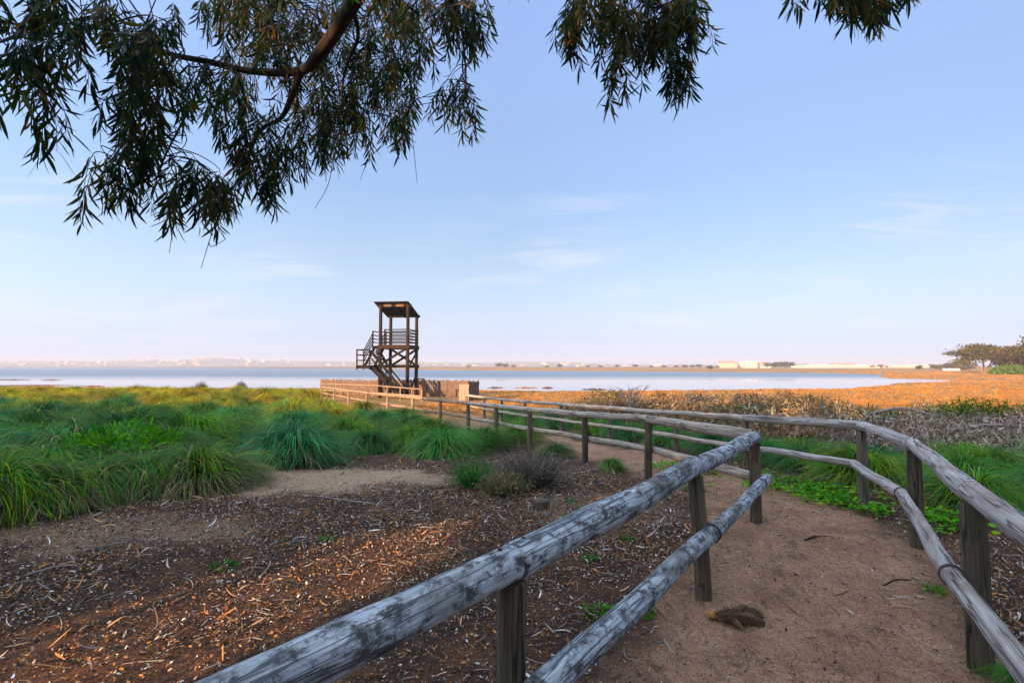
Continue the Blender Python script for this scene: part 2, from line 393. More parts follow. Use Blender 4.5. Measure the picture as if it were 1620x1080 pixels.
# ------------------------------------------------------------------ sky and sun
SUN_EL, SUN_AZ = R(14.0), R(40.0)            # low sun, behind the camera and to its left
TO_SUN = Vector((-math.sin(SUN_AZ)*math.cos(SUN_EL), -math.cos(SUN_AZ)*math.cos(SUN_EL), math.sin(SUN_EL)))
def make_sky():
    w = bpy.data.worlds.new('World'); scene.world = w; w.use_nodes = True; nt = w.node_tree; nt.nodes.clear()
    sky = nd(nt, 'ShaderNodeTexSky', sky_type='NISHITA', sun_disc=False, sun_elevation=SUN_EL, sun_rotation=PI+SUN_AZ, altitude=0., air_density=1.0, dust_density=.6, ozone_density=2.2)
    d = nd(nt, 'ShaderNodeTexCoord').outputs['Generated']
    x, y, z = nd(nt, 'ShaderNodeSeparateXYZ', {0: d}).outputs
    c = sky.outputs[0]
    # colour of the air by height above the horizon, warmed overhead as added fill, and a little brighter towards the sun's side
    tint = ramp(nt, z, [(.0, (.175, .225, .48)), (.018, (.172, .222, .46)), (.056, (.207, .206, .32)), (.10, (.262, .232, .285)), (.16, (.31, .272, .278)),
                        (.221, (.34, .295, .29)), (.334, (.385, .352, .36)), (.436, (.485, .425, .43)), (.60, (.69, .585, .61)), (.70, (1., .70, .50)), (.85, (1., .68, .46))])
    side = ramp(nt, mth(nt, 'MULTIPLY_ADD', x, .5, .5), [(0, .95), (.155, .84), (.35, .60), (.5, .5), (.85, .44), (1, .42)])
    c = mix(nt, 1., c, tint, 'MULTIPLY'); c = mix(nt, 1., c, side, 'MULTIPLY')
    c = mix(nt, 1., c, (3.42, 3.42, 3.42), 'MULTIPLY')
    c = nd(nt, 'ShaderNodeVectorMath', {0: c, 3: nd(nt, 'ShaderNodeMapRange', {'Value': z, 'From Min': .62, 'From Max': .85, 'To Min': 1., 'To Max': 3.4}).outputs[0]}, operation='SCALE').outputs[0]  # overhead sky above the view brightened as added fill light
    # thin high wisps
    ay = mth(nt, 'MAXIMUM', y, .05)
    p = nd(nt, 'ShaderNodeCombineXYZ', {0: mth(nt, 'DIVIDE', x, ay), 1: mth(nt, 'DIVIDE', z, ay), 2: 0.})
    wisp = noise(nt, mapped(nt, p.outputs[0], (2.2, 21, 1), (.4, 1.3, 0)), 1., 6, .62, .8)
    patch = noise(nt, mapped(nt, p.outputs[0], (2.6, 11, 1), (5.2, 3.3, 0)), 1., 2, .5)
    f = mth(nt, 'MULTIPLY', ramp(nt, wisp, [(.47, 0), (.70, 1)]), ramp(nt, patch, [(.47, 0), (.66, 1)]))
    f = mth(nt, 'MULTIPLY', f, ramp(nt, z, [(.015, 0), (.06, 1), (.26, .8), (.36, 0)]))
    c = mix(nt, mth(nt, 'MULTIPLY', f, .8), c, (2.45, 2.5, 2.75))
    bg = nd(nt, 'ShaderNodeBackground', {'Color': c, 'Strength': .15})
    nt.links.new(bg.outputs[0], nd(nt, 'ShaderNodeOutputWorld').inputs[0])
make_sky()
sl = bpy.data.lights.new('sun', 'SUN'); sl.energy = 5.; sl.angle = R(.5); sl.color = (1., .58, .27)
so = bpy.data.objects.new('sun', sl); COL.objects.link(so); so.rotation_euler = TO_SUN.to_track_quat('Z', 'Y').to_euler()
scene.view_settings.view_transform = 'Standard'; scene.view_settings.look = 'None'; scene.view_settings.exposure = 1.33; scene.view_settings.gamma = 1
scene.render.engine = 'CYCLES'
cy = scene.cycles
cy.max_bounces = 7; cy.diffuse_bounces = 3; cy.glossy_bounces = 3; cy.transmission_bounces = 4; cy.transparent_max_bounces = 6; cy.volume_bounces = 0
cy.use_denoising = True
cy.sample_clamp_indirect = 6
#MARK
# ------------------------------------------------------------------ ground, path, water, hills
def set_masks(me, x, y):
    for k, v in zip(('path', 'sand', 'marsh'), masks(x, y)):
        a = me.attributes.new(k, 'FLOAT', 'POINT'); a.data.foreach_set('value', v.astype(np.float32))
def make_ground():
    az = np.concatenate([np.arange(-56, 56, .18), np.arange(56, 304, 4.)]); az = np.radians(az)
    r = .5*1.0215**np.arange(int(math.log(4200/.5)/math.log(1.0215))+2)
    A, RR = np.meshgrid(az, r); x = (RR*np.sin(A)).ravel(); y = (RR*np.cos(A)).ravel()
    x = np.append(x, 0.); y = np.append(y, 0.); z = ground_z(x, y)
    n = len(az); m = len(r)
    i, j = np.meshgrid(np.arange(m-1), np.arange(n), indexing='ij'); j2 = (j+1) % n
    q = np.stack([i*n+j, (i+1)*n+j, (i+1)*n+j2, i*n+j2], -1).reshape(-1, 4)
    k = np.arange(n); t = np.stack([k, (k+1) % n, np.full(n, m*n)], 1)
    mb = MB(); mb.add(np.stack([x, y, z], 1), q[:, ::-1], t[:, ::-1]); o = mb.build('ground', M['earth'], smooth=True); set_masks(o.data, x, y); tag(o, kind='structure')
    # the trodden path, a sheet of its own over the ground
    P = catmull(PATH_LINE, 1300); T = np.gradient(P, axis=0); T = T/np.linalg.norm(T, axis=1)[:, None]; Nn = np.stack([T[:, 1], -T[:, 0]], 1)
    w = np.linspace(-1, 1, 41)
    X = P[:, None, 0]+Nn[:, None, 0]*w[None, :]*.92; Y = P[:, None, 1]+Nn[:, None, 1]*w[None, :]*.92
    jit = .12*(fbm(X*2.3, Y*2.3, 77)-.47)*np.abs(w)**3; X = X+Nn[:, None, 0]*jit; Y = Y+Nn[:, None, 1]*jit
    x, y = X.ravel(), Y.ravel(); z = ground_z(x, y)+.004-.006*np.clip(np.tile(np.abs(w)**6, len(P)), 0, 1)
    i, j = np.meshgrid(np.arange(len(P)-1), np.arange(40), indexing='ij')
    q = np.stack([i*41+j, i*41+j+1, (i+1)*41+j+1, (i+1)*41+j], -1).reshape(-1, 4)
    mb = MB(); mb.add(np.stack([x, y, z], 1), q[:, ::-1]); o = mb.build('path', M['earth'], smooth=True); set_masks(o.data, x, y); tag(o, kind='structure')
    if o.data.polygons[100].normal.z < 0: o.data.flip_normals()
    mb = MB(); mb.add([(-4100, 40, WATER), (4100, 40, WATER), (4100, 4100, WATER), (-4100, 4100, WATER)], [(0, 1, 2, 3)])
    tag(mb.build('lake_water', M['water']), kind='structure')
make_ground()

HILL_AZ = [(-1.6, 20), (-1.02, 25), (-.9, 27), (-.75, 33), (-.66, 35), (-.6, 41), (-.53, 37), (-.45, 30), (-.32, 25), (-.2, 22), (-.1, 20), (0, 24), (.06, 28), (.1, 26), (.16, 17), (.25, 12), (.35, 10), (.6, 7), (1.3, 6)]
def hill_z(x, y):
    """ridge beyond the lake; u is the bearing as x over y"""
    u = x/y; d = y
    top = np.interp(u, [a for a, b in HILL_AZ], [b for a, b in HILL_AZ])
    top = top*(1+.22*(fbm(u*22, u*3, 61, 4)-.47)*2)
    s = sstep(1640, 2700, d)*(1-.6*sstep(2700, 3600, d))
    return -1.5+(top+3.2)*s+2.4*s*(fbm(x*.006, y*.006, 66)-.47)
def make_hills():
    m, nt = newmat('hill scrub')
    g = nd(nt, 'ShaderNodeNewGeometry').outputs['Position']
    n = noise(nt, mapped(nt, g, (.012, .012, .05)), 1., 6, .65)
    c = ramp(nt, n, [(.36, (.06, .07, .05)), (.5, (.17, .14, .10)), (.64, (.34, .25, .19))])
    out(nt, nd(nt, 'ShaderNodeBsdfPrincipled', {'Base Color': c, 'Roughness': .95}).outputs[0])
    u = np.linspace(-1.5, 1.2, 420); d = np.linspace(1600, 3600, 44)
    U, D = np.meshgrid(u, d); x = (U*D).ravel(); y = D.ravel(); z = hill_z(x, y)
    i, j = np.meshgrid(np.arange(43), np.arange(419), indexing='ij')
    q = np.stack([i*420+j, i*420+j+1, (i+1)*420+j+1, (i+1)*420+j], -1).reshape(-1, 4)
    mb = MB(); mb.add(np.stack([x, y, z], 1), q); tag(mb.build('hills', m, smooth=True), kind='structure')
make_hills()

# ------------------------------------------------------------------ log fences
def pole_part(name, pts, rad, mat, parent, nseg=14, n=None, rough=.12, freq=6.):
    mb = MB(); o0 = Vector(parent.location)
    tube(mb, [Vector(p)-o0 for p in pts], rad, nseg, n, rough, freq)
    return mb.build(name, mat, parent, smooth=True)
def tie_part(p, d, rad, parent):
    mb = MB(); p = np.array(p)-np.array(parent.parent.location); d = np.array(d)/np.linalg.norm(d)
    u = np.cross(d, (0, 0, 1)); u /= np.linalg.norm(u); v = np.cross(d, u)
    for k in range(3):
        c = p+d*(k-1)*.012; th = np.linspace(0, 2*PI, 25)
        tube(mb, [c+(u*math.cos(a)+v*math.sin(a))*rad for a in th], .0045, 6, cap=False)
    return mb.build('wire_tie', M['wire'], parent, smooth=True)
def rail_pts(a, b, sag, wob, k=6):
    a = Vector(a); b = Vector(b); t = (b-a).normalized(); s = t.cross(Vector((0, 0, 1))).normalized(); ps = []
    ph = random.random()*6
    for i in range(k+1):
        f = i/k; w = math.sin(f*PI)
        ps.append(a.lerp(b, f)+Vector((0, 0, -sag*w+wob*.7*math.sin(f*9+ph)*w))+s*wob*math.sin(f*7+ph*2)*w)
    return ps
def log_fence(name, label, posts, tops, side, cfg):
    """posts: ground points; tops: height of each top rail joint; side: which side of the posts the middle rail is nailed to (+1 = right of travel)"""
    root = thing(name, label, 'fence', (posts[0][0], posts[0][1], gz(*posts[0])))
    n = len(posts)
    for i, (p, tz) in enumerate(zip(posts, tops)):
        r = cfg['post_r'](i); g = gz(*p); lean = cfg.get('lean', {}).get(i, (random.uniform(-.02, .02), random.uniform(-.02, .02)))
        ht = tz-cfg['rail_r'](i)*1.05 if not cfg.get('proud', {}).get(i) else tz+cfg['proud'][i]
        pole_part('post', [(p[0]+lean[0], p[1]+lean[1], g-.25), (p[0]+lean[0]*.5, p[1]+lean[1]*.5, (g+ht)/2), (p[0], p[1], ht)], [r*1.04, r, r*.97], cfg['post_m'](i), root, 16, 14, .05, 5)
    for i in range(n-1):
        a = Vector((*posts[i], tops[i])); b = Vector((*posts[i+1], tops[i+1])); t = (b-a).normalized()
        far = min(a.y, b.y) > 10
        ns, nn = (10, 16) if far else (28, 90)
        r0 = cfg['rail_r'](i); r1 = cfg['rail_r'](i+1)
        ea = .02 if i not in cfg.get('over', {}) else cfg['over'][i]
        rr = [r0*random.uniform(.95, 1.1), r0*random.uniform(.96, 1.06), r1*random.uniform(.92, 1.03)]
        pole_part('top_rail', rail_pts(a+t*.009+Vector((0, 0, random.uniform(-.008, .008))), b-t*.009+Vector((0, 0, random.uniform(-.008, .008))), random.uniform(-.006, .012), .009), rr, cfg['rail_m'](i), root, ns, nn, .13)
        s = Vector((t.y, -t.x, 0)).normalized()*side
        off = cfg['post_r'](i)+r0*.62
        if not far:
            for q in (a+t*.075, b-t*.075):
                mb = MB(); c = q-root.location; tube(mb, [c+Vector((0, 0, r0*.9)), c+Vector((0, 0, r0*1.07))], [.0095, .0085], 10); mb.build('bolt', M['wire'], root, smooth=True)
        za = gz(*posts[i])+(tops[i]-gz(*posts[i]))*.5; zb = gz(*posts[i+1])+(tops[i+1]-gz(*posts[i+1]))*.5
        a2 = Vector((posts[i][0], posts[i][1], za))+s*off; b2 = Vector((posts[i+1][0], posts[i+1][1], zb))+s*off
        ov = cfg.get('mid_over', {}).get(i, (0, 0))
        a2 -= t*ov[0]; b2 += t*ov[1]
        mr = pole_part('middle_rail', rail_pts(a2+t*.009, b2-t*.009, random.uniform(-.012, .018), .010), [x*.84 for x in rr], cfg['rail_m'](i), root, ns, nn, .13)
        if i in cfg.get('ties', ()): tie_part(a2+t*.03, t, r0*.93, mr)
    return root
def tops_for(posts, hs): return [gz(*p)+h for p, h in zip(posts, hs)]
lh = [.93, .95, .95, .95, .95, .93, .93, .94, .93, .94, .95, .95, .96, .96, .97, .97]
log_fence('log_fence', 'blue grey log fence from the bottom edge round a corner post towards the tower', LEFT_POSTS, tops_for(LEFT_POSTS, lh), 1,
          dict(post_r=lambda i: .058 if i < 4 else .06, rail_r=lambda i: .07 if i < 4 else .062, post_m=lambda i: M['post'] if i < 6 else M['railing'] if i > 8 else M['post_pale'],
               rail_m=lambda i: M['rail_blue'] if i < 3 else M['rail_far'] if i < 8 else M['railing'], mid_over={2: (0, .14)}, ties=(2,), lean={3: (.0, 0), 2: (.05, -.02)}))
rh = [.98, .98, .97, .96, .94, .93, .93, .93, .93, .93, .93, .93]
log_fence('log_fence', 'warm grey log fence on the outer path side, bending at the leafy ground cover', RIGHT_POSTS, tops_for(RIGHT_POSTS, rh), -1,
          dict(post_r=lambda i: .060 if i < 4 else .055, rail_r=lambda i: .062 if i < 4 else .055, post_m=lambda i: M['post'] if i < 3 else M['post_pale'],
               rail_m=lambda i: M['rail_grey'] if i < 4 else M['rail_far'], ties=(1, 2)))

# ------------------------------------------------------------------ watchtower
def make_tower():
    zg = gz(-9.6, 42.5)
    ang = R(-7); O = Vector((-10.945, 42.0, zg))
    t = thing('watchtower', 'dark timber bird watching tower with a flat tilted roof and outside stairs', 'tower', O, ang)
    W, D = 2.35, 2.35; DECK = 3.5-zg; MID = 1.72-zg
    X = (0, W); Y = (0, D)
    roof_z = lambda y: (6.98-zg)-(y+.2)*.30
    def part(name, fn, m='tower_dark', label=None, parent=None):
        mb = MB(); fn(mb); o = mb.build(name, M[m], parent or t)
        if label: o['label'] = label
        return o
    for y in Y:
        for x in X:
            part('corner_post', lambda mb: tube(mb, [(x, y, -.3), (x, y, 3), (x, y, roof_z(y)-.18)], [.15, .145, .14], 12, 10, .03), 'tower')
            part('post_shade', lambda mb: tube(mb, [(x, y, -.3), (x, y, 1.2), (x, y, MID-.2)], [.158, .156, .153], 12, 6, .02))  # dark sleeve over the lower post, tree shade put into the colour
    part('roof', lambda mb: ([beam(mb, (-.32+k*.27, -.42, roof_z(-.42)-.02+(k % 2)*.003), (-.32+k*.27, D+.5, roof_z(D+.5)-.02+(k % 2)*.003), .268, .06) for k in range(11)]))
    def purlins(mb):
        for y in (0, D): beam(mb, (-.3, y, roof_z(y)-.15), (W+.3, y, roof_z(y)-.15), .13, .17)
        for x in (-.06, W/2, W+.06): beam(mb, (x, -.35, roof_z(-.35)-.085), (x, D+.42, roof_z(D+.42)-.085), .1, .07)
    part('roof_beams', purlins)
    part('fascia_board', lambda mb: [beam(mb, (a, -.10, roof_z(-.1)-.2), (b, -.10, roof_z(-.1)-.2), .035, .2) for a, b in ((.3, .95), (1.35, 2.0))], 'reed', 'two pale boards under the roof edge')
    def deck(mb):
        for k in range(16): beam(mb, (-.08+k*.165, -.1, DECK-.03), (-.08+k*.165, D+.1, DECK-.03), .15, .04)
        for y in (-.14, D+.14): beam(mb, (-.2, y, DECK-.17), (W+.2, y, DECK-.17), .09, .3)
        for x in (-.155, W+.155): beam(mb, (x, -.09, DECK-.17), (x, D+.09, DECK-.17), .09, .3)
    part('deck', deck, 'tower')
    def midb(mb):
        for y in (-.16, D+.16): beam(mb, (-.2, y, MID), (W+.2, y, MID), .1, .24)
        for x in (-.17, W+.17): beam(mb, (x, -.1, MID-.02), (x, D+.1, MID-.02), .1, .24)
    part('ring_beam', midb)
    for a, b in (((W-.1, -.17, DECK-.35), (.1, -.17, MID+.15)), ((.1, D+.17, DECK-.35), (W-.1, D+.17, MID+.1)), ((W+.17, D-.1, DECK-.35), (W+.17, .15, MID+.15)),
                 ((W+.17, D-.1, MID-.15), (W+.17, .2, .4)), ((-.17, .1, DECK-.35), (-.17, D-.2, MID+.15)), ((-.17, .2, MID-.15), (-.17, D-.2, .3)), ((W-.1, D+.17, DECK-.35), (.1, D+.17, MID+.1))):
        part('cross_brace', lambda mb: beam(mb, a, b, .06, .19))
    def rails(mb, a, b, z0a, z0b, n=5, top=1.25, w=.05, h=.085):
        for k in range(n):
            f = .22+(top-.22)*k/(n-1); beam(mb, (*a, z0a+f), (*b, z0b+f), w, h)
    part('guard_rail', lambda mb: rails(mb, (-.05, D-.14), (W+.05, D-.14), DECK, DECK))
    part('guard_rail', lambda mb: rails(mb, (W+.14, -.1), (W+.14, D+.1), DECK, DECK))
    part('guard_rail', lambda mb: (rails(mb, (.35, -.1), (W, -.1), DECK, DECK), beam(mb, (.38, -.02, DECK), (.38, -.02, DECK+1.3), .09, .09, up=(0, 1, 0))))
    # landing at half height, in front and to the left
    LX0, LX1, LY0, LY1 = -1.28, -.32, -1.45, -.35; LZ = MID+.05
    def landing(mb):
        for k in range(7): beam(mb, (LX0+.08+k*.165, LY0, LZ), (LX0+.08+k*.165, LY1, LZ), .15, .04)
        for y in (LY0-.05, LY1+.05): beam(mb, (LX0-.05, y, LZ-.1), (LX1+.1, y, LZ-.1), .08, .26)
        for x in (LX0-.05, LX1+.05): beam(mb, (x, LY0, LZ-.1), (x, LY1, LZ-.1), .08, .25)
    part('landing', landing)
    def lrail(mb):
        for p in ((LX0-.05, LY0-.1), (LX1+.05, LY0-.1), (LX0-.05, LY1+.1)): beam(mb, (*p, LZ-.32), (*p, LZ+1.3), .085, .085, up=(0, 1, 0))
        for k in (.42, .86, 1.28): beam(mb, (LX0-.05, LY0-.1, LZ+k), (LX1+.05, LY0-.1, LZ+k), .05, .09); beam(mb, (LX0-.1, LY0-.1, LZ+k), (LX0-.1, LY1+.1, LZ+k), .05, .09)
    part('landing_rail', lrail)
    # lower flight rises to the left along the front
    sx0, sx1, n = W+.05, LX1+.1, 11
    def flight(mb):
        for y in (LY0+.12, LY1-.12): beam(mb, (sx0, y, .05), (sx1, y, LZ-.1), .06, .36)
        for k in range(1, n):
            f = k/n; xx = sx0+(sx1-sx0)*f; beam(mb, (xx, LY0+.16, .02+(LZ-.02)*f), (xx, LY1-.16, .02+(LZ-.02)*f), .25, .045)
    part('stair_flight', flight)
    def hand(mb):
        for y in (LY0+.02,):
            beam(mb, (sx1-.02, y, LZ+1.2), (sx0+.05, y, .72), .06, .22); beam(mb, (sx1, y, LZ+.62), (sx0+.05, y, .36), .05, .1)
            for f in (.5, .97): xx = sx1+(sx0-sx1)*f; beam(mb, (xx, y-.06, LZ*(1-f)-.1), (xx, y-.06, LZ*(1-f)+1.1*(1-f)+.9*f), .08, .08, up=(0, 1, 0))
        beam(mb, (sx1, LY1-.05, LZ+1.2), (sx0+.05, LY1-.05, .8), .06, .12)
    part('stair_rail', hand, label='broad handrails slanting down to the foot of the stairs')
    # upper flight rises away from us on the left side
    uy0, uy1 = LY1, 1.75
    def upper(mb):
        for x in (LX0+.1, LX0+.95): beam(mb, (x, uy0, LZ-.02), (x, uy1, DECK-.12), .06, .26)
        for k in range(1, 9):
            f = k/9; yy = uy0+(uy1-uy0)*f; z = LZ+(DECK-LZ)*f; beam(mb, (LX0+.15, yy, z), (LX0+.9, yy, z), .24, .045)
    part('stair_flight', upper)
    def urail(mb):
        for x in (LX0-.02, LX0+1.06):
            for k in (.35, .65, .95, 1.25): beam(mb, (x, uy0+.05, LZ+k), (x, uy1, DECK+k), .05, .085)
        for x in (LX0-.1,): beam(mb, (x, uy1, DECK-.3), (x, uy1, DECK+1.3), .09, .09, up=(0, 1, 0))
    part('stair_rail', urail)
    def uland(mb):
        for k in range(6): beam(mb, (LX0-.02, uy1+.05+k*.145, DECK-.035), (-.15, uy1+.05+k*.145, DECK-.035), .135, .045)
        for y in (uy1, D+.35): beam(mb, (LX0-.05, y, DECK-.16), (-.2, y, DECK-.16), .07, .2)
        for k in (.3, .6, .92, 1.25): beam(mb, (LX0-.05, D+.4, DECK+k), (-.05, D+.4, DECK+k), .05, .085); beam(mb, (LX0-.1, uy1, DECK+k), (LX0-.1, D+.4, DECK+k), .05, .085)
        beam(mb, (LX0+.7, D+.46, DECK-.2), (LX0+.7, D+.46, DECK+1.3), .085, .085, up=(0, 1, 0))
    part('landing', uland)
    def nm(mb):
        a = np.linspace(-.5, .5, 7); r = .14
        for i in range(6):
            p = [(W+r*math.sin(q), -r*math.cos(q)) for q in (a[i]*1.4, a[i+1]*1.4)]
            z0, z1 = MID-.72, MID-.4; mb.add([(*p[0], z0), (*p[1], z0), (*p[1], z1), (*p[0], z1)], [(0, 1, 2, 3)])
    part('notice', nm, 'notice', 'small white notice on the front corner post')
    # gate rail at the foot of the stairs
    g = thing('entrance_railing', 'short dark timber railing at the foot of the tower stairs', 'railing', at(665, 634, 40.6))
    g.location.z = gz(g.location.x, g.location.y)
    for name, a, b, w, h in (('post', (-.18, 0, -.2), (-.18, 0, 1.55), .1, .1), ('post', (.22, 0, -.2), (.22, 0, 1.55), .1, .1), ('post', (.5, -.5, -.2), (.5, -.5, .5), .1, .1),
                             ('rail', (-.26, 0, 1.6), (.3, 0, 1.6), .12, .09), ('rail', (.24, -.05, 1.5), (.52, -.5, .45), .07, .13), ('rail', (-.13, 0, .8), (.17, 0, .8), .05, .09), ('rail', (-1.6, -.06, .75), (-.24, -.06, .78), .05, .1)):
        mb = MB(); beam(mb, a, b, w, h, up=(0, 1, .01) if name == 'post' else (0, 0, 1)); mb.build(name, M['tower'], g)
make_tower()

# reed and board screens round the tower
def screen_fence(label, A, B, h0, h1, m='reed', pitch=.085):
    A = Vector(A); B = Vector(B); L = (B-A).length; d = (B-A)/L; nrm = Vector((-d.y, d.x))
    root = thing('reed_screen_fence', label, 'fence', (A.x, A.y, gz(A.x, A.y)))
    nb = max(1, round(L/2.2))
    for b in range(nb):
        mb = MB(); k0, k1 = L*b/nb, L*(b+1)/nb; x = k0+pitch/2
        while x < k1:
            p = A+d*x; g = gz(p.x, p.y)-root.location.z; h = h0+(h1-h0)*x/L+random.uniform(-.07, .06); w = pitch*random.uniform(.75, .98)
            q = Vector((p.x-A.x, p.y-A.y))+nrm*random.uniform(-.012, .012); ln = random.uniform(-.015, .015)
            beam(mb, (q.x, q.y, g-.05), (q.x+d.x*ln, q.y+d.y*ln, g+h), w, .02, col=(random.uniform(.6, 1.1),)*3, up=(nrm.x, nrm.y, 0)); x += pitch
        mb.build('reed_panel', M[m], root)
        mb = MB(); p0 = A+d*k0-A; p1 = A+d*k1-A; nn = nrm*-.05
        beam(mb, (p0.x+nn.x, p0.y+nn.y, (h0+h1)/2-.25), (p1.x+nn.x-d.x*.01, p1.y+nn.y-d.y*.01, (h0+h1)/2-.25), .04, .07); mb.build('batten', M[m], root)
    for b in range(nb+1):
        p = d*(L*b/nb)+nrm*.08; mb = MB(); tube(mb, [(p.x, p.y, -.3), (p.x, p.y, h0+(h1-h0)*b/nb+.03)], .055, 8); mb.build('post', M[m], root, smooth=True)
    return root
def xy(px, d): return ((px-810)/800*d, d)
screen_fence('grey reed screen fence left of the tower behind the pale railing', xy(508, 49), xy(604, 46), 1.42, 1.42)
screen_fence('brown reed screen fence between the tower legs and the bleached panel', xy(604, 46.2), xy(742, 43.5), 1.45, 1.42)
screen_fence('short dark reed screen fence right of the bleached panel', xy(742, 38.0), xy(758, 41.5), 1.42, 1.42)
def make_panel():
    p = Vector((*xy(734.5, 37.4), 0)); p.z = gz(p.x, p.y)
    t = thing('bleached_panel', 'tall bleached wooden panel at the end of the reed screen', 'panel', p, R(-4))
    for k in range(5):
        mb = MB(); beam(mb, (-.3+k*.145, 0, .02), (-.3+k*.145, 0, 1.24+random.uniform(-.01, .01)), .14, .03, up=(0, 1, 0)); mb.build('board', M['panel'], t)
    for x in (-.25, .25): mb = MB(); beam(mb, (x, .06, -.3), (x, .06, 1.2), .08, .08, up=(0, 1, 0)); mb.build('post', M['post_pale'], t)
make_panel()
def make_far_railing():
    pts = [xy(668, 36), xy(652, 36.8), xy(634, 38), xy(613, 39.2), xy(590, 40.6), xy(568, 42.2), xy(540, 44), xy(508, 46)]
    root = thing('wooden_railing', 'thin pale sunlit railing in front of the tower stairs', 'railing', (*pts[0], gz(*pts[0])))
    tz = [1.7-(q-579.5)*p[1]/800 for p, q in zip(pts, (616, 614.8, 613.3, 611.7, 609.6, 608.9, 608, 607.2))]
    for p, z in zip(pts, tz): pole_part('post', [(*p, gz(*p)-.2), (*p, z)], .05, M['railing'], root, 8, 4, .05)
    for i in range(len(pts)-1):
        for f, nm in ((1., 'top_rail'), (.45, 'middle_rail')):
            a = Vector((*pts[i], gz(*pts[i])+(tz[i]-gz(*pts[i]))*f+.03)); b = Vector((*pts[i+1], gz(*pts[i+1])+(tz[i+1]-gz(*pts[i+1]))*f+.03))
            pole_part(nm, [a, a.lerp(b, .5), b], .045, M['railing'], root, 8, 6, .1)
make_far_railing()

# ------------------------------------------------------------------ grass
G1 = np.array([(.07, .145, .016), (.036, .125, .02), (.022, .10, .036), (.13, .175, .02), (.042, .15, .026)])
YEL = np.array([(.26, .27, .035), (.17, .24, .035), (.32, .27, .05), (.12, .21, .03), (.20, .19, .04)])  # yellow greens for far tussocks, low sunlight put into the colour
DRYC = np.array([(.30, .24, .14), (.16, .125, .085), (.42, .35, .23), (.12, .10, .08), (.09, .075, .06)])
def pick(A, n): return A[rng.integers(0, len(A), n)]*rng.uniform(.75, 1.25, (n, 1))
def tussock_mesh(n, dry, blue, name, G=None):
    mb = MB()
    K = 60; lk = rng.integers(0, K, n); la = rng.uniform(0, 6.28, K); lb = rng.random(K); lr = rng.normal(0, .3, K)
    loose = rng.random(n) < .2
    a = np.where(loose, rng.uniform(0, 6.28, n), la[lk]+rng.normal(0, .13, n)); q = np.where(loose, rng.random(n), lb[lk]+rng.normal(0, .10, n)).clip(.02, 1)**.7
    rr = .40*np.sin(q*PI/2)*rng.uniform(.75, 1.0, n); zz = .50*np.cos(q*PI/2)*rng.uniform(.6, 1., n)
    root = np.stack([rr*np.cos(a), rr*np.sin(a), zz], 1); az = a+lr[lk]+rng.normal(0, .28, n)
    L = rng.uniform(.40, .92, n)*(1+.2*rng.normal(0, 1, K))[lk].clip(.6, 1.5)
    th0 = np.radians(rng.uniform(62, 88, n))-q*.75; th1 = np.radians(rng.uniform(-100, -62, n)); up = rng.random(n) < .05; th1[up] += rng.uniform(.6, 1.8, up.sum())
    base = pick(G1 if G is None else G, n); base = base*(1-blue)+np.array((.03, .15, .07))*blue; base = base*(1+.36*rng.normal(0, 1, K))[lk, None].clip(.4, 1.9)
    isd = (rng.random(n) < dry*(.3+2.2*q**2)+.10*q**3); base[isd] = pick(DRYC, isd.sum())
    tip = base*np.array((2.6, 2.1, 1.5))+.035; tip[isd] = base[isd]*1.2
    fl = rng.uniform(.005, .10, n)[:, None]
    blades(mb, root, az, L, th0, th1, rng.uniform(.006, .012, n), base, 7, 1.35, tip, fl)
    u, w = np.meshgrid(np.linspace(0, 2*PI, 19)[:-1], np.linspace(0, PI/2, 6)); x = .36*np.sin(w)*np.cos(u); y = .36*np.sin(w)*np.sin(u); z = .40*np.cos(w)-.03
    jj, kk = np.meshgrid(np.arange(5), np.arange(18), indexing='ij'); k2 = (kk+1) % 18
    mb.add(np.stack([x, y, z], 2).reshape(-1, 3), np.stack([jj*18+kk, (jj+1)*18+kk, (jj+1)*18+k2, jj*18+k2], -1).reshape(-1, 4), None, (.022, .02, .012))  # dark thatch core, shade between the blades put into its colour
    return mb.mesh(name, M['grass'])
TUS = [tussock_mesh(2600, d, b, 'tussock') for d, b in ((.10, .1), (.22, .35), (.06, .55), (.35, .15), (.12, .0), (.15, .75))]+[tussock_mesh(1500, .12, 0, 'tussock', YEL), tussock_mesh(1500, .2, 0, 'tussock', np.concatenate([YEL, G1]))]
tcount = 0
def tussock(x, y, sc, var=None, label='arching green grass tussock growing in the meadow left of the path', group='grass tussocks of the left meadow', sz=None):
    global tcount
    o = bpy.data.objects.new('grass_tussock', TUS[var if var is not None else random.choice((0, 0, 1, 2, 2, 3, 4, 4, 5))]); COL.objects.link(o)
    o.location = (x, y, gz(x, y)-.01); o.rotation_euler = (random.uniform(-.08, .08), random.uniform(-.08, .08), random.uniform(0, 6.28))
    o.scale = (sc*random.uniform(.92, 1.1), sc*random.uniform(.92, 1.1), sz or sc*random.uniform(.72, .96)); tag(o, label, 'grass tussock', group); tcount += 1
    return o
def gd(py):
    """distance of the ground seen at picture row py"""
    d = 1360/(py-579.5)
    for _ in range(6): d = (1.7+1.12*(1-math.exp(-max(d-6.3, 0)/22)))*800/(py-579.5)
    return d
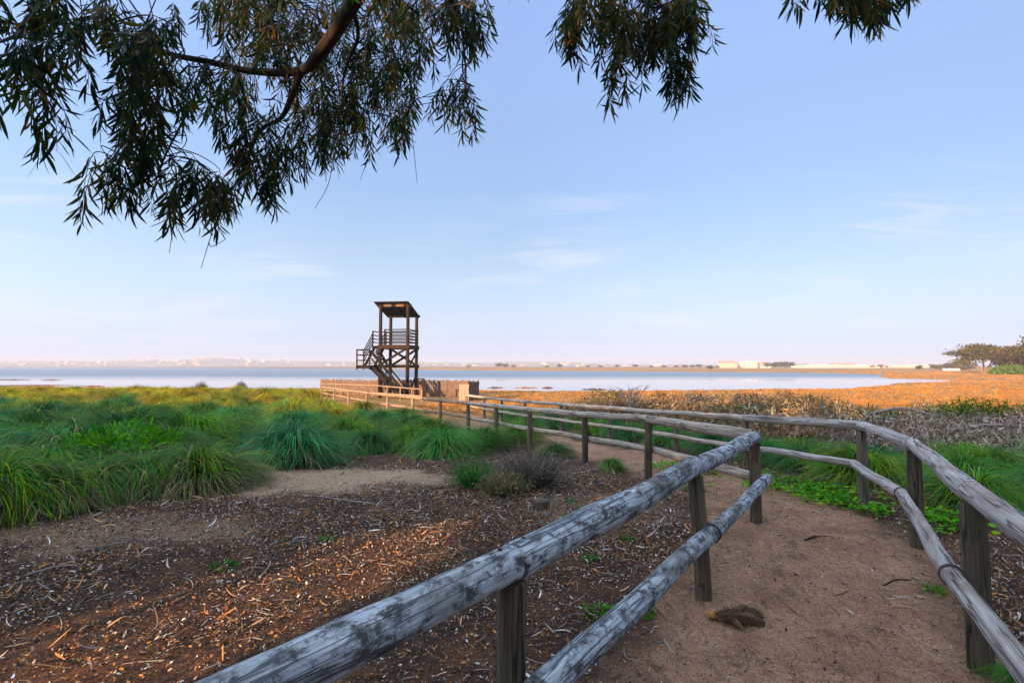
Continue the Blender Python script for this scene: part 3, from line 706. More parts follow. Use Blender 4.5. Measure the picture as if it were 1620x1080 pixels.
front = [(-75, 850, 1.0, 4, None), (15, 832, 1.0, 4, 'yellow green tussock at the left edge nearest the leaf litter'), (95, 815, .95, 3, None), (165, 796, .9, 1, None),
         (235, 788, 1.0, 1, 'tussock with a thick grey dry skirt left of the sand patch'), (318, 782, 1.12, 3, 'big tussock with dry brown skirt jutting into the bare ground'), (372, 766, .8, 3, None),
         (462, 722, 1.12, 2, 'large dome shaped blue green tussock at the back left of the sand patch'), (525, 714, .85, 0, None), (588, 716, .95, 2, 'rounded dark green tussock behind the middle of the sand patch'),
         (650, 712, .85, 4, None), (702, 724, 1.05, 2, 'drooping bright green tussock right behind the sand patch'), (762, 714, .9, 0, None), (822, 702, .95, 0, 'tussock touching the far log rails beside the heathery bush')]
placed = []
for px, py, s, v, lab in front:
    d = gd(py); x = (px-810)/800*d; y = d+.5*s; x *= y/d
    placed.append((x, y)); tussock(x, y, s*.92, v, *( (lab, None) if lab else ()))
FL = [(gd(py)*(px-810)/800, gd(py)) for px, py, *_ in front]
fx = np.array([p[0] for p in FL]); fy = np.array([p[1] for p in FL])
def meadow_ok(x, y, m=.7):
    yb = np.interp(x, fx, fy, left=fy[0]-.2, right=fy[-1])
    lf = np.interp(y, [p[1] for p in LEFT_POSTS[3:]], [p[0] for p in LEFT_POSTS[3:]])
    return (y > yb+m+.25) & (x < lf-m)
y = 6.2
while y < 50:
    st = 1.34+.030*y if y < 30 else 2.6
    for x in np.arange(-1.1*y-1.2, 3, st):
        xx, yy = x+random.uniform(-.4, .4)*st, y+random.uniform(-.4, .4)*st
        if meadow_ok(xx, yy, .8) and poly_sd([xx], [yy], LAKE)[0] > 4 and all((xx-a)**2+(yy-b)**2 > .6 for a, b in placed[-60:]+placed[:14]):
            placed.append((xx, yy)); tussock(xx, yy, var=random.choice((6, 7)) if yy+1.5*math.sin(xx) > 27 else 7 if yy > 16 and random.random() < .4 else None, sc=random.choice((.6, .8, 1., 1.15, 1.3))*random.uniform(.9, 1.08)*(1+.006*y)*(1 if yy < 17 else .85))
    y += st*.9
# along the outer side of the right fence
rg = [(5.35, 7.9, .9), (6.3, 7.2, .85), (7.3, 7.8, .9), (5.6, 6.2, .75), (6.6, 6.1, .85), (7.7, 6.6, .9), (8.8, 7.6, .95), (6.0, 5.1, .7), (7.1, 5.2, .8), (8.3, 5.6, .8), (9.6, 8.6, .9), (6.2, 8.9, .8), (7.9, 8.9, .8), (5.2, 9.0, .8), (9.2, 6.6, .9),
      (4.95, 10.1, .75), (4.55, 11.4, .8), (3.95, 12.9, .8), (4.9, 12.5, .7), (3.1, 14.2, .75), (4.0, 14.6, .8), (2.5, 15.7, .75), (3.2, 16.4, .8), (1.5, 17.6, .7), (2.4, 17.9, .8), (.8, 19.2, .75), (1.6, 19.9, .8), (0.2, 21.2, .8), (10.6, 9.2, .8), (-.3, 22.8, .8), (5.9, 10.4, .7)]
for x, y, s in rg: tussock(x, y, s, random.choice((2, 2, 0, 5)), 'dark green tussock behind the outer log fence', 'grass tussocks behind the outer fence', s*.8)
for x, y, s in ((1.75, 8.9, .35), (.95, 10.7, .5), (.2, 12.6, .6), (2.55, 7.2, .22)): tussock(x, y, s, 3, 'small dry tuft at the foot of the far log rails', 'dry tufts under the far rails')
def meadow_fill():
    mb = MB(); n = 70000
    y = np.exp(rng.uniform(math.log(6.5), math.log(66), n)); x = rng.uniform(-1.2, .15, n)*y
    k = meadow_ok(x, y, .35) & (rng.random(n) < .06+.9*sstep(13, 22, y)) & (poly_sd(x, y, LAKE) > 1.5); x, y = x[k], y[k]; n = len(x)
    far = sstep(23, 38, y)[:, None]; pn = fbm(x*.35, y*.35, 91)[:, None]
    c = pick(G1, n)*(1-far)+np.array((.30, .25, .05))*far*rng.uniform(.6, 1.3, (n, 1)); c = np.where(pn > .56, c*np.array((1.7, 1.1, .8)), c)  # far blades turn yellow, sunlight on the meadow put into the colour
    dk = rng.random(n) < .18; c[dk] = pick(DRYC, dk.sum())
    red = (sstep(48, 58, y) > rng.random(n))[:, None]; c = np.where(red, np.array((.26, .12, .035))*rng.uniform(.5, 1.4, (n, 1)), c)
    L = rng.uniform(.15, .45, n)*(1+.3*far[:, 0])*(1+.25*(pn[:, 0]-.45))
    z = ground_z(x, y, False)
    blades(mb, np.stack([x, y, z-.02], 1), rng.uniform(0, 6.28, n), L, np.radians(rng.uniform(60, 88, n)), np.radians(rng.uniform(-40, 50, n)), .006+.0011*y*rng.uniform(.6, 1.2, n), c, 5, 1.2, c*np.array((1.5, 1.35, 1.1)))
    tag(mb.build('meadow_grass', M['grass']), 'loose green and yellow meadow grass filling the gaps between tussocks', 'grass', kind='stuff')
meadow_fill()
for (x, y), lab in (((2.70, 2.80), 'wispy grass tuft at the foot of the near right post'),):
    tussock(x, y, .17, 3, lab, None, .13)

# leafy weed in the tussocks, low ground cover by the fence, weeds in the litter
def leafy(n, rad, h, L, cols, up=.5, name='weed', wr=.36):
    mb = MB(); r = rad*np.sqrt(rng.random(n)); a = rng.uniform(0, 6.28, n)
    b = np.stack([r*np.cos(a), r*np.sin(a), h*rng.random(n)**.7*(1-(r/rad)**2*.6)], 1)
    d = np.stack([np.cos(a+rng.normal(0, .9, n)), np.sin(a+rng.normal(0, .9, n)), rng.uniform(up-.6, up+.5, n)], 1)
    ll = rng.uniform(.6, 1.3, n)*L
    leaves(mb, b, d, ll, ll*wr, pick(np.array(cols), n), .35, 5)
    for k in range(max(4, n//14)):
        a = random.uniform(0, 6.28); q = rad*random.random()**.5*.8; tube(mb, [(q*.5*math.cos(a), q*.5*math.sin(a), 0), (q*math.cos(a), q*math.sin(a), h*random.uniform(.5, 1))], .004, 5, col=(.08, .13, .04))
    return mb
wd = at(195, 700, 8.2); wd.z = gz(wd.x, wd.y)+.35
o = leafy(420, .75, .55, .17, [(.10, .42, .06), (.14, .46, .07), (.07, .32, .07)], .6, wr=.20).build('leafy_weed', M['grass']); o.location = (wd.x, wd.y, wd.z)
tag(o, 'bright green broad leaved weed rising out of the left tussocks', 'weed')
for i, (px, py, s) in enumerate(((1345, 800, .8), (945, 965, 1.), (955, 770, .55), (520, 850, .7), (365, 890, 1.), (1012, 965, .8), (655, 632, .0), (900, 790, .7), (985, 850, .8), (930, 880, .7), (1460, 930, .8), (710, 720, 1.), (860, 735, .8))):
    if not s: continue
    d = gd(py); p = ((px-810)/800*d, d); o = leafy(46, .1*s, .05*s, .045*s, [(.07, .2, .035), (.1, .24, .05)], .5).build('sprout', M['grass']); o.location = (*p, gz(*p))
    tag(o, 'little green sprout in the leaf litter and path edges', 'sprout', 'green sprouts on bare ground')
def ground_cover():
    mb = MB(); n = 5200
    t = rng.random(n); a = np.array([(2.85, 9.4), (3.6, 8.4), (4.05, 7.2), (4.35, 6.2), (4.6, 5.6)]); k = t*4; i = np.minimum(k.astype(int), 3); f = (k-i)[:, None]
    p = a[i]*(1-f)+a[i+1]*f+rng.normal(0, .28, (n, 2))*np.array((1.1, 1.0))
    ok = fbm(p[:, 0]*2.5, p[:, 1]*2.5, 55) > .40; p = p[ok]; n = len(p)
    z = ground_z(p[:, 0], p[:, 1])+rng.uniform(.01, .10, n)
    an = rng.uniform(0, 6.28, n); L = rng.uniform(.03, .075, n)
    leaves(mb, np.stack([p[:, 0], p[:, 1], z], 1), np.stack([np.cos(an), np.sin(an), rng.uniform(-.1, .7, n)], 1), L, L*rng.uniform(.5, .75, n), pick(np.array([(.10, .38, .04), (.16, .44, .06), (.08, .28, .04), (.24, .42, .07)]), n), .2, 4, np.tile((0, 0, 1.), (n, 1))+rng.normal(0, .3, (n, 3)))
    tag(mb.build('ground_cover', M['grass']), 'fresh bright green low leaves along the outer fence foot', 'ground cover', kind='stuff')
ground_cover()

# grey heathery bush left of the path and the far side's dry scrub
def twig_bush(n, R0, H, cols, leafcols, nl, ll):
    mb = MB(); az = rng.uniform(0, 6.28, n); r = R0*.3*np.sqrt(rng.random(n))
    c = pick(np.array(cols), n)
    blades(mb, np.stack([r*np.cos(az), r*np.sin(az), np.full(n, -.02)], 1), az+rng.normal(0, .5, n), rng.uniform(.5, 1.1, n)*H*1.25, np.radians(rng.uniform(25, 88, n)), np.radians(rng.uniform(-5, 70, n)), rng.uniform(.006, .012, n), c, 5, 1., c*1.2)
    b = rng.normal(0, 1, (nl, 3)); b = b/np.linalg.norm(b, axis=1)[:, None]*rng.uniform(.35, 1, (nl, 1))**.6*np.array((R0, R0, H)); b[:, 2] = np.abs(b[:, 2])
    leaves(mb, b, rng.normal(0, 1, (nl, 3))+np.array((0, 0, .3)), rng.uniform(.5, 1.3, nl)*ll, rng.uniform(.2, .35, nl)*ll, pick(np.array(leafcols), nl), .3, 4)
    return mb
hb = (.28, 7.55)
o = twig_bush(900, .8, .55, [(.13, .105, .09), (.2, .165, .14), (.07, .05, .04)], [(.10, .12, .05), (.16, .13, .10), (.22, .18, .14)], 1100, .05).build('heathery_bush', M['dry']); o.location = (*hb, gz(*hb))
tag(o, 'low grey brown heathery bush on the bare ground before the far rails', 'bush')
o = twig_bush(500, .5, .32, [(.3, .2, .1), (.2, .13, .07), (.12, .15, .05)], [(.12, .16, .05), (.3, .2, .1)], 500, .05).build('straw_tuft', M['dry']); o.location = (-.12, 6.95, gz(-.12, 6.95))
tag(o, 'straw coloured tuft in front of the heathery bush', 'tuft')
o = twig_bush(420, .45, .42, [(.05, .13, .035), (.08, .16, .05)], [(.06, .15, .04)], 300, .06).build('green_tuft', M['grass']); o.location = (-.55, 7.5, gz(-.55, 7.5))
tag(o, 'small upright green tuft left of the heathery bush', 'tuft')

PALE = np.array([(.46, .37, .26), (.38, .29, .19), (.25, .15, .075), (.17, .10, .05), (.13, .12, .045), (.52, .45, .35), (.20, .135, .06)])
def dry_bush_mesh(n, R0, H, cols, nb=16):
    mb = MB()
    c0 = rng.normal(0, 1, (46, 3)); c0 = c0/np.linalg.norm(c0, axis=1)[:, None]*rng.uniform(.3, 1, (46, 1))*np.array((R0, R0*.85, H)); c0[:, 2] = np.abs(c0[:, 2])*.95+.06
    for k in range(nb):
        e = c0[k]*random.uniform(.95, 1.15); tube(mb, [(e[0]*.15, e[1]*.15, 0), (e[0]*.55, e[1]*.5, e[2]*.75+.05), tuple(e)], [.022, .014, .006], 6, 7, .1, col=(.42, .36, .30))
    n = int(n*1.7); i = rng.integers(0, 46, n); b = c0[i]+rng.normal(0, .13, (n, 3)); b[:, 2] = np.maximum(b[:, 2], .04)
    d = unit(b-c0[i]*.92)*.5+np.array((0, 0, -.75))+rng.normal(0, .35, (n, 3))
    L = rng.uniform(.06, .17, n); leaves(mb, b, d, L, L*rng.uniform(.13, .26, n), pick(cols, n)*(.45+.95*((i*37 % 11)/11))[:, None], .35, 5)
    return mb.mesh('dry_bush', M['dry'])
DB = [dry_bush_mesh(1900, 1.1, .85, PALE), dry_bush_mesh(1900, 1.1, .8, PALE[[2, 3, 4, 6, 1]]), dry_bush_mesh(1700, 1.2, .6, PALE[[0, 1, 5, 5, 2, 3]]), dry_bush_mesh(1900, 1.2, .8, np.array([(.10, .10, .035), (.14, .10, .04), (.07, .085, .03), (.2, .13, .06)]))]
def dry_bush(x, y, sc, v, label, group=None):
    o = bpy.data.objects.new('dry_bush', DB[v]); COL.objects.link(o); o.location = (x, y, gz(x, y)-.03); o.rotation_euler = (0, 0, random.uniform(0, 6.28)); o.scale = sc if hasattr(sc, '__len__') else (sc, sc, sc)
    tag(o, label, 'bush', group)
lb = 'heap of pale withered leaves and branches behind the outer fence'
for x, y, s, v in ((6.2, 11.6, .85, 1), (7.3, 10.9, .8, 2), (8.6, 11.2, .85, 2), (9.9, 10.8, .8, 2), (11.2, 11.4, .85, 2), (6.8, 13.0, .9, 0), (8.1, 12.7, .9, 0), (9.4, 12.8, .85, 2), (10.8, 12.8, .9, 2), (12.3, 12.6, .85, 2),
                   (5.4, 13.3, .8, 1), (5.9, 14.8, .95, 1), (7.2, 14.9, .95, 0), (8.6, 14.6, .9, 0), (10.1, 14.7, .8, 2), (11.8, 14.6, .8, 2), (13.4, 14.2, .8, 2), (4.7, 15.6, .9, 1), (6.4, 16.8, .9, 1), (8.0, 16.7, .8, 1), (5.2, 17.6, .9, 1), (15.0, 14.9, .8, 2), (13.8, 12.9, .8, 2), (12.6, 11.2, .8, 2)):
    dry_bush(x, y, (s*1.15, s*1.15, s*1.4), v, lb, 'withered brush heaps')
for x, y, s, v in ((6.9, 19.4, 1.15, 1), (9.0, 18.6, 1.1, 1), (11.2, 17.6, 1.05, 0), (8.2, 21.0, 1.15, 1), (10.6, 20.2, 1.1, 0), (13.2, 17.2, 1.0, 2), (5.9, 22.0, 1.1, 1), (4.4, 20.6, 1.1, 1), (12.8, 20.4, 1.0, 1), (15.2, 18.8, 1.0, 0), (17.4, 17.6, 1.0, 2), (17.0, 20.8, .9, 1), (3.0, 22.6, 1.0, 1), (7.4, 24.0, 1.0, 1)):
    dry_bush(x, y, s, v, 'brown withered bush in the back rows of the heap, before the orange marsh', 'back rows of withered bushes')
for k in range(26):
    yy = random.uniform(25, 37); xx = yy*random.uniform(.10, .60)
    dry_bush(xx, yy, random.uniform(.9, 1.25), random.choice((1, 1, 3, 3, 0)), 'dark brown scrub bush between the withered heap and the orange marsh', 'dark scrub bushes before the orange marsh')
dry_bush(3.7, 17.6, 1.25, 1, 'tall brown leaved bush with bare whitish branches sticking up above the path bend')
dry_bush(2.7, 18.6, 1.05, 1, 'brown leaved bush left of the one with bare whitish branches')
def bare_branches():
    mb = MB(); o = Vector((4.1, 17.8, gz(4.1, 17.8)))
    for k in range(9):
        a = random.uniform(0, 6.28); r = random.uniform(.2, .8); h = random.uniform(1.2, 1.75)
        p = [(0, 0, .1), (r*.3*math.cos(a), r*.3*math.sin(a), h*.5), (r*math.cos(a), r*math.sin(a), h)]
        tube(mb, p, [.03, .02, .007], 6, 8, .15)
        for q in range(3):
            b = a+random.uniform(-1, 1); s = .45*random.random()+.4; m = Vector(p[1]).lerp(Vector(p[2]), s); tube(mb, [m, m+Vector((.16*math.cos(b), .16*math.sin(b), .14)), m+Vector((.3*math.cos(b), .3*math.sin(b), .16))], [.012, .008, .004], 5, 5)
    t = mb.build('bare_branches', M['deadwood'], smooth=True); t.location = o; tag(t, 'bleached leafless branches standing up out of the brown bush', 'dead branch')
bare_branches()
for i, (a, b, h, lab) in enumerate((((6.7, 13.9), (9.6, 12.6), .55, 'long grey bough lying on the withered heap, nearest its middle'), ((9.7, 11.6), (13.0, 10.9), .45, 'grey bough lying low at the right end of the withered heap'), ((9.5, 13.6), (11.6, 13.1), .72, 'curved bleached bough arching over the withered heap'))):
    mb = MB(); za, zb = gz(*a)+h, gz(*b)+h-.15; mb2 = [(a[0], a[1], za), ((a[0]*2+b[0])/3, (a[1]*2+b[1])/3, za+.18), ((a[0]+b[0]*2)/3, (a[1]+b[1]*2)/3+.1, (za+zb)/2+.12), (b[0], b[1], zb)]
    tube(mb, mb2, [.05, .04, .03, .012], 8, 20, .15); tag(mb.build('fallen_bough', M['deadwood'], smooth=True), lab, 'bough')
GB = twig_bush(700, 1.0, .8, [(.04, .10, .03), (.07, .13, .035)], [(.05, .12, .02), (.09, .17, .03), (.03, .08, .02)], 3600, .075).mesh('green_bush', M['grass'])
for x, y, s, lab in ((15.6, 16.9, 1.35, 'dark green bush at the right edge behind the withered heap'), (7.6, 18.0, 1.0, 'green bush behind the left part of the withered heap'), (11.6, 16.4, 1.0, 'small green bush behind the middle of the withered heap'), (5.4, 20.5, .7, 'olive green bush beyond the brown leaved bush'), (9.2, 21.8, .8, 'green bush nearest the orange marsh')):
    o = bpy.data.objects.new('green_bush', GB); COL.objects.link(o); o.location = (x, y, gz(x, y)); o.scale = (s*1.4, s*1.4, s); o.rotation_euler[2] = random.random()*6; tag(o, lab, 'bush')
for px, py, lab, v in ((320, 616, 'small dark bush on the lake shore, left one of two', 0), (383, 616, 'small dark bush on the lake shore, right one of two', 0)):
    d = 52; p = ((px-810)/800*d, d); o = twig_bush(400, .6, .85, [(.05, .04, .025), (.09, .05, .03)], [(.07, .05, .025), (.10, .05, .03)], 500, .14).build('shore_bush', M['dry']); o.location = (*p, gz(*p)+.3); tag(o, lab, 'bush')

# marsh scrub towards the water
def marsh():
    mb = MB(); n = 34000
    y = np.exp(rng.uniform(math.log(15), math.log(240), n)); u = rng.uniform(-.95, 1.25, n); x = u*y
    sd = poly_sd(x, y, LAKE)
    lf = np.interp(y, [p[1] for p in RIGHT_POSTS[3:]], [p[0] for p in RIGHT_POSTS[3:]], right=-99)
    ok = (sd > .3) & (x > np.where(y < 26, lf+1.5, np.where(y < 44, -7+(y-26)*.25, -200))) & ((y > 24+3*np.sin(x)) | (x < 3)) & ~((y < 36+2*np.sin(x*.7)) & (u > .08) & (u < .58+.1*np.sin(y)) & (rng.random(n) < .8)) & (rng.random(n) < .25+1.3*fbm(x*.22, y*.22, 71))
    x, y, sd = x[ok], y[ok], sd[ok]; n = len(x); z = ground_z(x, y, False)
    nb = 15; rep = lambda v: np.repeat(v, nb)
    pn = fbm(x*.16+3, y*.16, 73); shore = sstep(30, 5, sd); 
    pal = np.array([(.52, .27, .035), (.62, .36, .08), (.42, .27, .05), (.22, .18, .04), (.10, .13, .035), (.32, .10, .03), (.62, .38, .14), (.16, .11, .06)])
    near = y < 32
    w = np.stack([1.2+1.5*shore, 1+1.2*shore, 1+0*pn, .4+2.2*(pn > .5)*near, .1+2.6*(pn > .55)*near, .5+.8*shore*(pn < .42), .5+1.4*(y > 90), .2+1.2*near], 1); w = np.cumsum(w/w.sum(1, keepdims=True), 1)
    ci = (rng.random(n)[:, None] > w).sum(1).clip(0, 7); c = pal[ci]*rng.uniform(.85, 1.15, (n, 1)); c = c*.5+.5*np.array((.55, .29, .05))*(.6+.8*fbm(x*.05, y*.12, 79))[:, None]*np.where(near, .75, 1)[:, None]
    hgt = np.where(y > 36, .11+.0006*y, .17)*rng.uniform(.6, 1.5, n)*(1+.5*near*(pn-.4))
    R_ = rep(hgt)*rng.uniform(0, 2.4, n*nb); a = rng.uniform(0, 6.28, n*nb)
    root = np.stack([rep(x)+R_*np.cos(a), rep(y)+R_*np.sin(a), rep(z)-.03], 1)
    cc = np.repeat(c, nb, 0)*rng.uniform(.75, 1.25, (n*nb, 1))
    blades(mb, root, a+rng.normal(0, .8, n*nb), rep(hgt)*rng.uniform(.7, 1.4, n*nb), np.radians(rng.uniform(40, 88, n*nb)), np.radians(rng.uniform(0, 70, n*nb)), (.008+.0007*rep(y))*rng.uniform(.6, 1.3, n*nb), cc, 4, 1., cc*1.2)
    tag(mb.build('marsh_scrub', M['marsh']), 'low orange and brown salt marsh scrub reaching to the lake edge', 'marsh scrub', kind='stuff')
marsh()
def islet(px, py, wpx, cols, lab):
    x, d = wpt(px, py); w = wpx/800*d; n = 420
    mb = MB(); u = np.linspace(0, 2*PI, 26)[:-1]; top = []
    v = [(0, 0, .05)]
    for r, z in ((.5, .035), (.85, .01), (1., -.12)): v += [(math.cos(a)*w/2*r*(1+.12*math.sin(3*a+px)), math.sin(a)*w*.18*r*(1+.1*math.sin(5*a)), z) for a in u]
    t = [(0, 1+k, 1+(k+1) % 25) for k in range(25)]; q = [(1+s*25+k, 1+(s+1)*25+k, 1+(s+1)*25+(k+1) % 25, 1+s*25+(k+1) % 25) for s in range(2) for k in range(25)]
    mb.add(v, q, t, (.12, .08, .05))
    rr = np.sqrt(rng.random(n))*.9; a = rng.uniform(0, 6.28, n); c = pick(np.array(cols), n)
    blades(mb, np.stack([np.cos(a)*w/2*rr, np.sin(a)*w*.18*rr, .03-.03*rr**2], 1), rng.uniform(0, 6.28, n), rng.uniform(.04, .30, n)*(1-.7*rr)*rng.choice((.4, .7, 1.2), n), np.radians(rng.uniform(30, 88, n)), np.radians(rng.uniform(0, 60, n)), rng.uniform(.06, .13, n), c, 4, 1.)
    o = mb.build('scrub_islet', M['marsh']); o.location = (x, d, WATER); tag(o, lab, 'islet')
RED = [(.16, .045, .03), (.22, .08, .04), (.1, .04, .03)]; ORG = [(.45, .22, .06), (.38, .17, .05), (.25, .1, .04)]
islet(18, 600.5, 70, RED, 'dark red scrub islet at the left edge of the lake'); islet(82, 600.8, 34, ORG, 'small tan scrub islet right of the dark red one'); islet(50, 609.5, 150, ORG, 'long orange scrub bank by the left shore')
islet(150, 610.8, 40, ORG, 'small orange bank at the tip of the long left one'); islet(832, 613.2, 40, ORG, 'tan scrub islet off the shore right of the reed screen'); islet(784, 613.2, 30, RED, 'low dark islet nearest the reed screen'); islet(940, 615.9, 44, RED, 'low dark islet before the bare branches'); islet(866, 613.4, 20, RED, 'smallest dark islet in the middle of the near shore')

# ------------------------------------------------------------------ leaf litter, bark chips, twigs
def litter_pos(n, dmin=.9, dmax=11., path_keep=.10):
    d = np.sqrt(rng.uniform(dmin**2, dmax**2, n)); x = rng.uniform(-1.15, 1.15, n)*d; y = d
    pa, sa, ma = masks(x, y); cl = fbm(x*1.1, y*1.1, 101, 3)
    keep = np.clip(1.-1.4*pa, path_keep, 1)*np.clip(1-1.05*sa, .05, 1)*np.clip((cl-.28)*3.4, .42, 1)
    rf = np.interp(y, [p[1] for p in RIGHT_POSTS[:4]], [p[0] for p in RIGHT_POSTS[:4]])
    keep *= np.where((x > rf) & (y > 6.4), .2, 1)
    k = rng.random(n) < keep; x, y = x[k], y[k]
    return x, y, ground_z(x, y)
LITC = np.array([(.66, .61, .56), (.55, .49, .43), (.42, .35, .29), (.50, .34, .20), (.40, .22, .10), (.26, .13, .06), (.14, .085, .05), (.60, .26, .07), (.45, .20, .06)])
def litter():
    x, y, z = litter_pos(24000); n = len(x); a = rng.uniform(0, 6.28, n)
    L = .028+.11*rng.random(n)**1.6; mb = MB()
    leaves(mb, np.stack([x, y, z+rng.uniform(.006, .022, n)], 1), np.stack([np.cos(a), np.sin(a), rng.uniform(-.06, .35, n)], 1), L, L*rng.uniform(.07, .17, n), pick(LITC, n)*np.where(rng.random((n, 1)) < .55, .45, 1.), .75, 5, np.tile((0, 0, 1.), (n, 1))+rng.normal(0, .35, (n, 3)))
    tag(mb.build('leaf_litter', M['dry']), 'fallen curled eucalyptus leaves scattered over the dark ground', 'leaf litter', kind='stuff')
    x, y, z = litter_pos(560000, .9, 9.5, path_keep=.05); n = len(x); a = rng.uniform(0, 6.28, n); L = rng.uniform(.006, .022, n)*rng.choice((1., 1., 1.5), n); mb = MB()
    chip = np.array([(.10, .06, .04), (.05, .035, .026), (.19, .10, .055), (.34, .18, .09), (.40, .33, .27), (.40, .16, .055), (.03, .022, .018), (.25, .10, .04), (.12, .06, .035), (.05, .03, .022), (.2, .1, .05), (.045, .03, .024), (.04, .027, .02), (.62, .56, .5)])
    leaves(mb, np.stack([x, y, z+rng.uniform(.003, .014, n)], 1), np.stack([np.cos(a), np.sin(a), rng.uniform(-.2, .9, n)], 1), L, L*rng.uniform(.25, .8, n), pick(chip, n), .2, 3, np.tile((0, 0, 1.), (n, 1))+rng.normal(0, .5, (n, 3)))
    tag(mb.build('bark_chips', M['dry']), 'brown bark chips and crumbs covering the bare soil', 'bark chips', kind='stuff')
    x, y, z = litter_pos(2600, path_keep=.08); mb = MB()
    for i in range(len(x)):
        a = random.uniform(0, 6.28); L = random.uniform(.06, .28); b = a+random.uniform(-1.2, 1.2); c = random.choice(((.40, .35, .31), (.3, .25, .21), (.16, .11, .08), (.45, .40, .36)))
        p0 = Vector((x[i], y[i], z[i]+.01)); p1 = p0+Vector((math.cos(a), math.sin(a), 0))*L*.5+Vector((0, 0, random.uniform(0, .02))); p2 = p1+Vector((math.cos(b), math.sin(b), 0))*L*.5
        tube(mb, [p0, p1, p2], [.0035, .003, .0015], 5, 6, cap=False, col=c)
    tag(mb.build('twig_litter', M['dry'], smooth=True), 'thin pale twigs strewn among the fallen leaves', 'twigs', kind='stuff')
litter()
STK = [((490, 782), (620, 800), .012, 'pale curved stick lying left of the stump, on the dark soil'), ((145, 868), (222, 850), .012, 'pale straight stick on the reddish soil at the left'), ((420, 905), (435, 880), .009, 'forked pale twig left of the near rail'),
       ((60, 905), (130, 890), .011, 'grey stick near the left edge of the bare ground'), ((545, 747), (562, 727), .01, 'short dark stick on the pale sand patch'), ((1265, 852), (1288, 846), .010, 'dark flat bark strip in the middle of the path'), ((1385, 918), (1425, 912), .006, 'dark thin stick on the path before the outer fence'),
       ((120, 800), (178, 806), .014, 'dark stick lying under the left tussocks'), ((375, 775), (415, 757), .011, 'pale forked stick at the corner of the left tussocks')]
for (a, b, r, lab) in STK:
    A = (gd(a[1])*(a[0]-810)/800, gd(a[1])); B = (gd(b[1])*(b[0]-810)/800, gd(b[1])); mb = MB()
    m = ((A[0]+B[0])/2+random.uniform(-.06, .06), (A[1]+B[1])/2+random.uniform(-.06, .06))
    tube(mb, [(*A, gz(*A)+r), (*m, gz(*m)+r*1.6), (*B, gz(*B)+r)], [r, r*.8, r*.4], 7, 12, .2)
    A2, m2 = Vector((*m, gz(*m)+r*1.6)), Vector((B[0]+.1, B[1]-.08, gz(*B)+.03)); tube(mb, [A2, A2.lerp(m2, .5)+Vector((.02, .02, 0)), m2], [r*.5, r*.4, r*.2], 6, 7)
    tag(mb.build('fallen_stick', M['bark' if 'dark' in lab.split(' lying')[0][:5] else 'deadwood'], smooth=True), lab, 'stick')
def stump():
    d = gd(799); p = ((856-810)/800*d, d); mb = MB(); tube(mb, [(0, 0, -.05), (0, 0, .04), (0, 0, .085)], [.112, .1, .098], 22, 8, .08, 9)
    o = mb.build('tree_stump', M['post'], smooth=True); o.location = (*p, gz(*p)); tag(o, 'low sawn brown stump on the leaf litter left of the near fence', 'stump')
    d = gd(975); p = ((1158-810)/800*d, d); t = thing('root_clump', 'brown fibrous root clump with an orange cut end at the foot of a fence post', 'root', (*p, gz(*p)))
    mb = MB(); tube(mb, [(-.13, .03, .01), (-.05, .0, .035), (.07, -.02, .03), (.15, -.03, .0)], [.03, .045, .05, .03], 18, 24, .5, 15); mb.build('root_body', M['root'], t, smooth=True)
    for q in (((-.02, .0, .03), (.03, .09, .02), (.06, .17, -.01)), ((.05, 0, .04), (.13, .05, .05), (.2, .06, 0)), ((-.06, .0, .04), (-.04, -.07, .03), (.0, -.14, -.01)), ((.0, .02, .05), (.06, .03, .085), (.12, .01, .05))):
        mb = MB(); tube(mb, q, [.03, .022, .008], 9, 12, .4, 12); mb.build('root_stub', M['root'], t, smooth=True)
    mb = MB(); n = 1500; i = rng.uniform(-.13, .15, n); a = rng.uniform(0, PI, n); rr = .055*np.sqrt(np.clip(1-(i/.16)**2, .1, 1)); b = np.stack([i, -.01+rr*np.cos(a), .02+rr*np.sin(a)], 1)
    leaves(mb, b, np.stack([rng.normal(.0, 1.3, n), np.cos(a), np.sin(a)*.3+rng.normal(0, .4, n)], 1), rng.uniform(.018, .05, n), np.full(n, .0024), pick(np.array([(.14, .08, .045), (.22, .13, .07), (.08, .05, .03)]), n), .4, 4); mb.build('fibres', M['dry'], t)
    mb = MB(); tube(mb, [(-.175, .045, .03), (-.14, .035, .03)], [.026, .026], 14, 4, .06, col=(1, 1, 1)); mb.build('cut_end', plain('fresh orange wood', (.5, .22, .05), (.36, .15, .04), 40), t, smooth=True)
stump()

# ------------------------------------------------------------------ eucalyptus tree over the camera
LEAFC = np.array([(.020, .055, .013), (.010, .036, .020), (.055, .075, .013), (.008, .026, .016), (.085, .088, .016), (.024, .074, .010)])
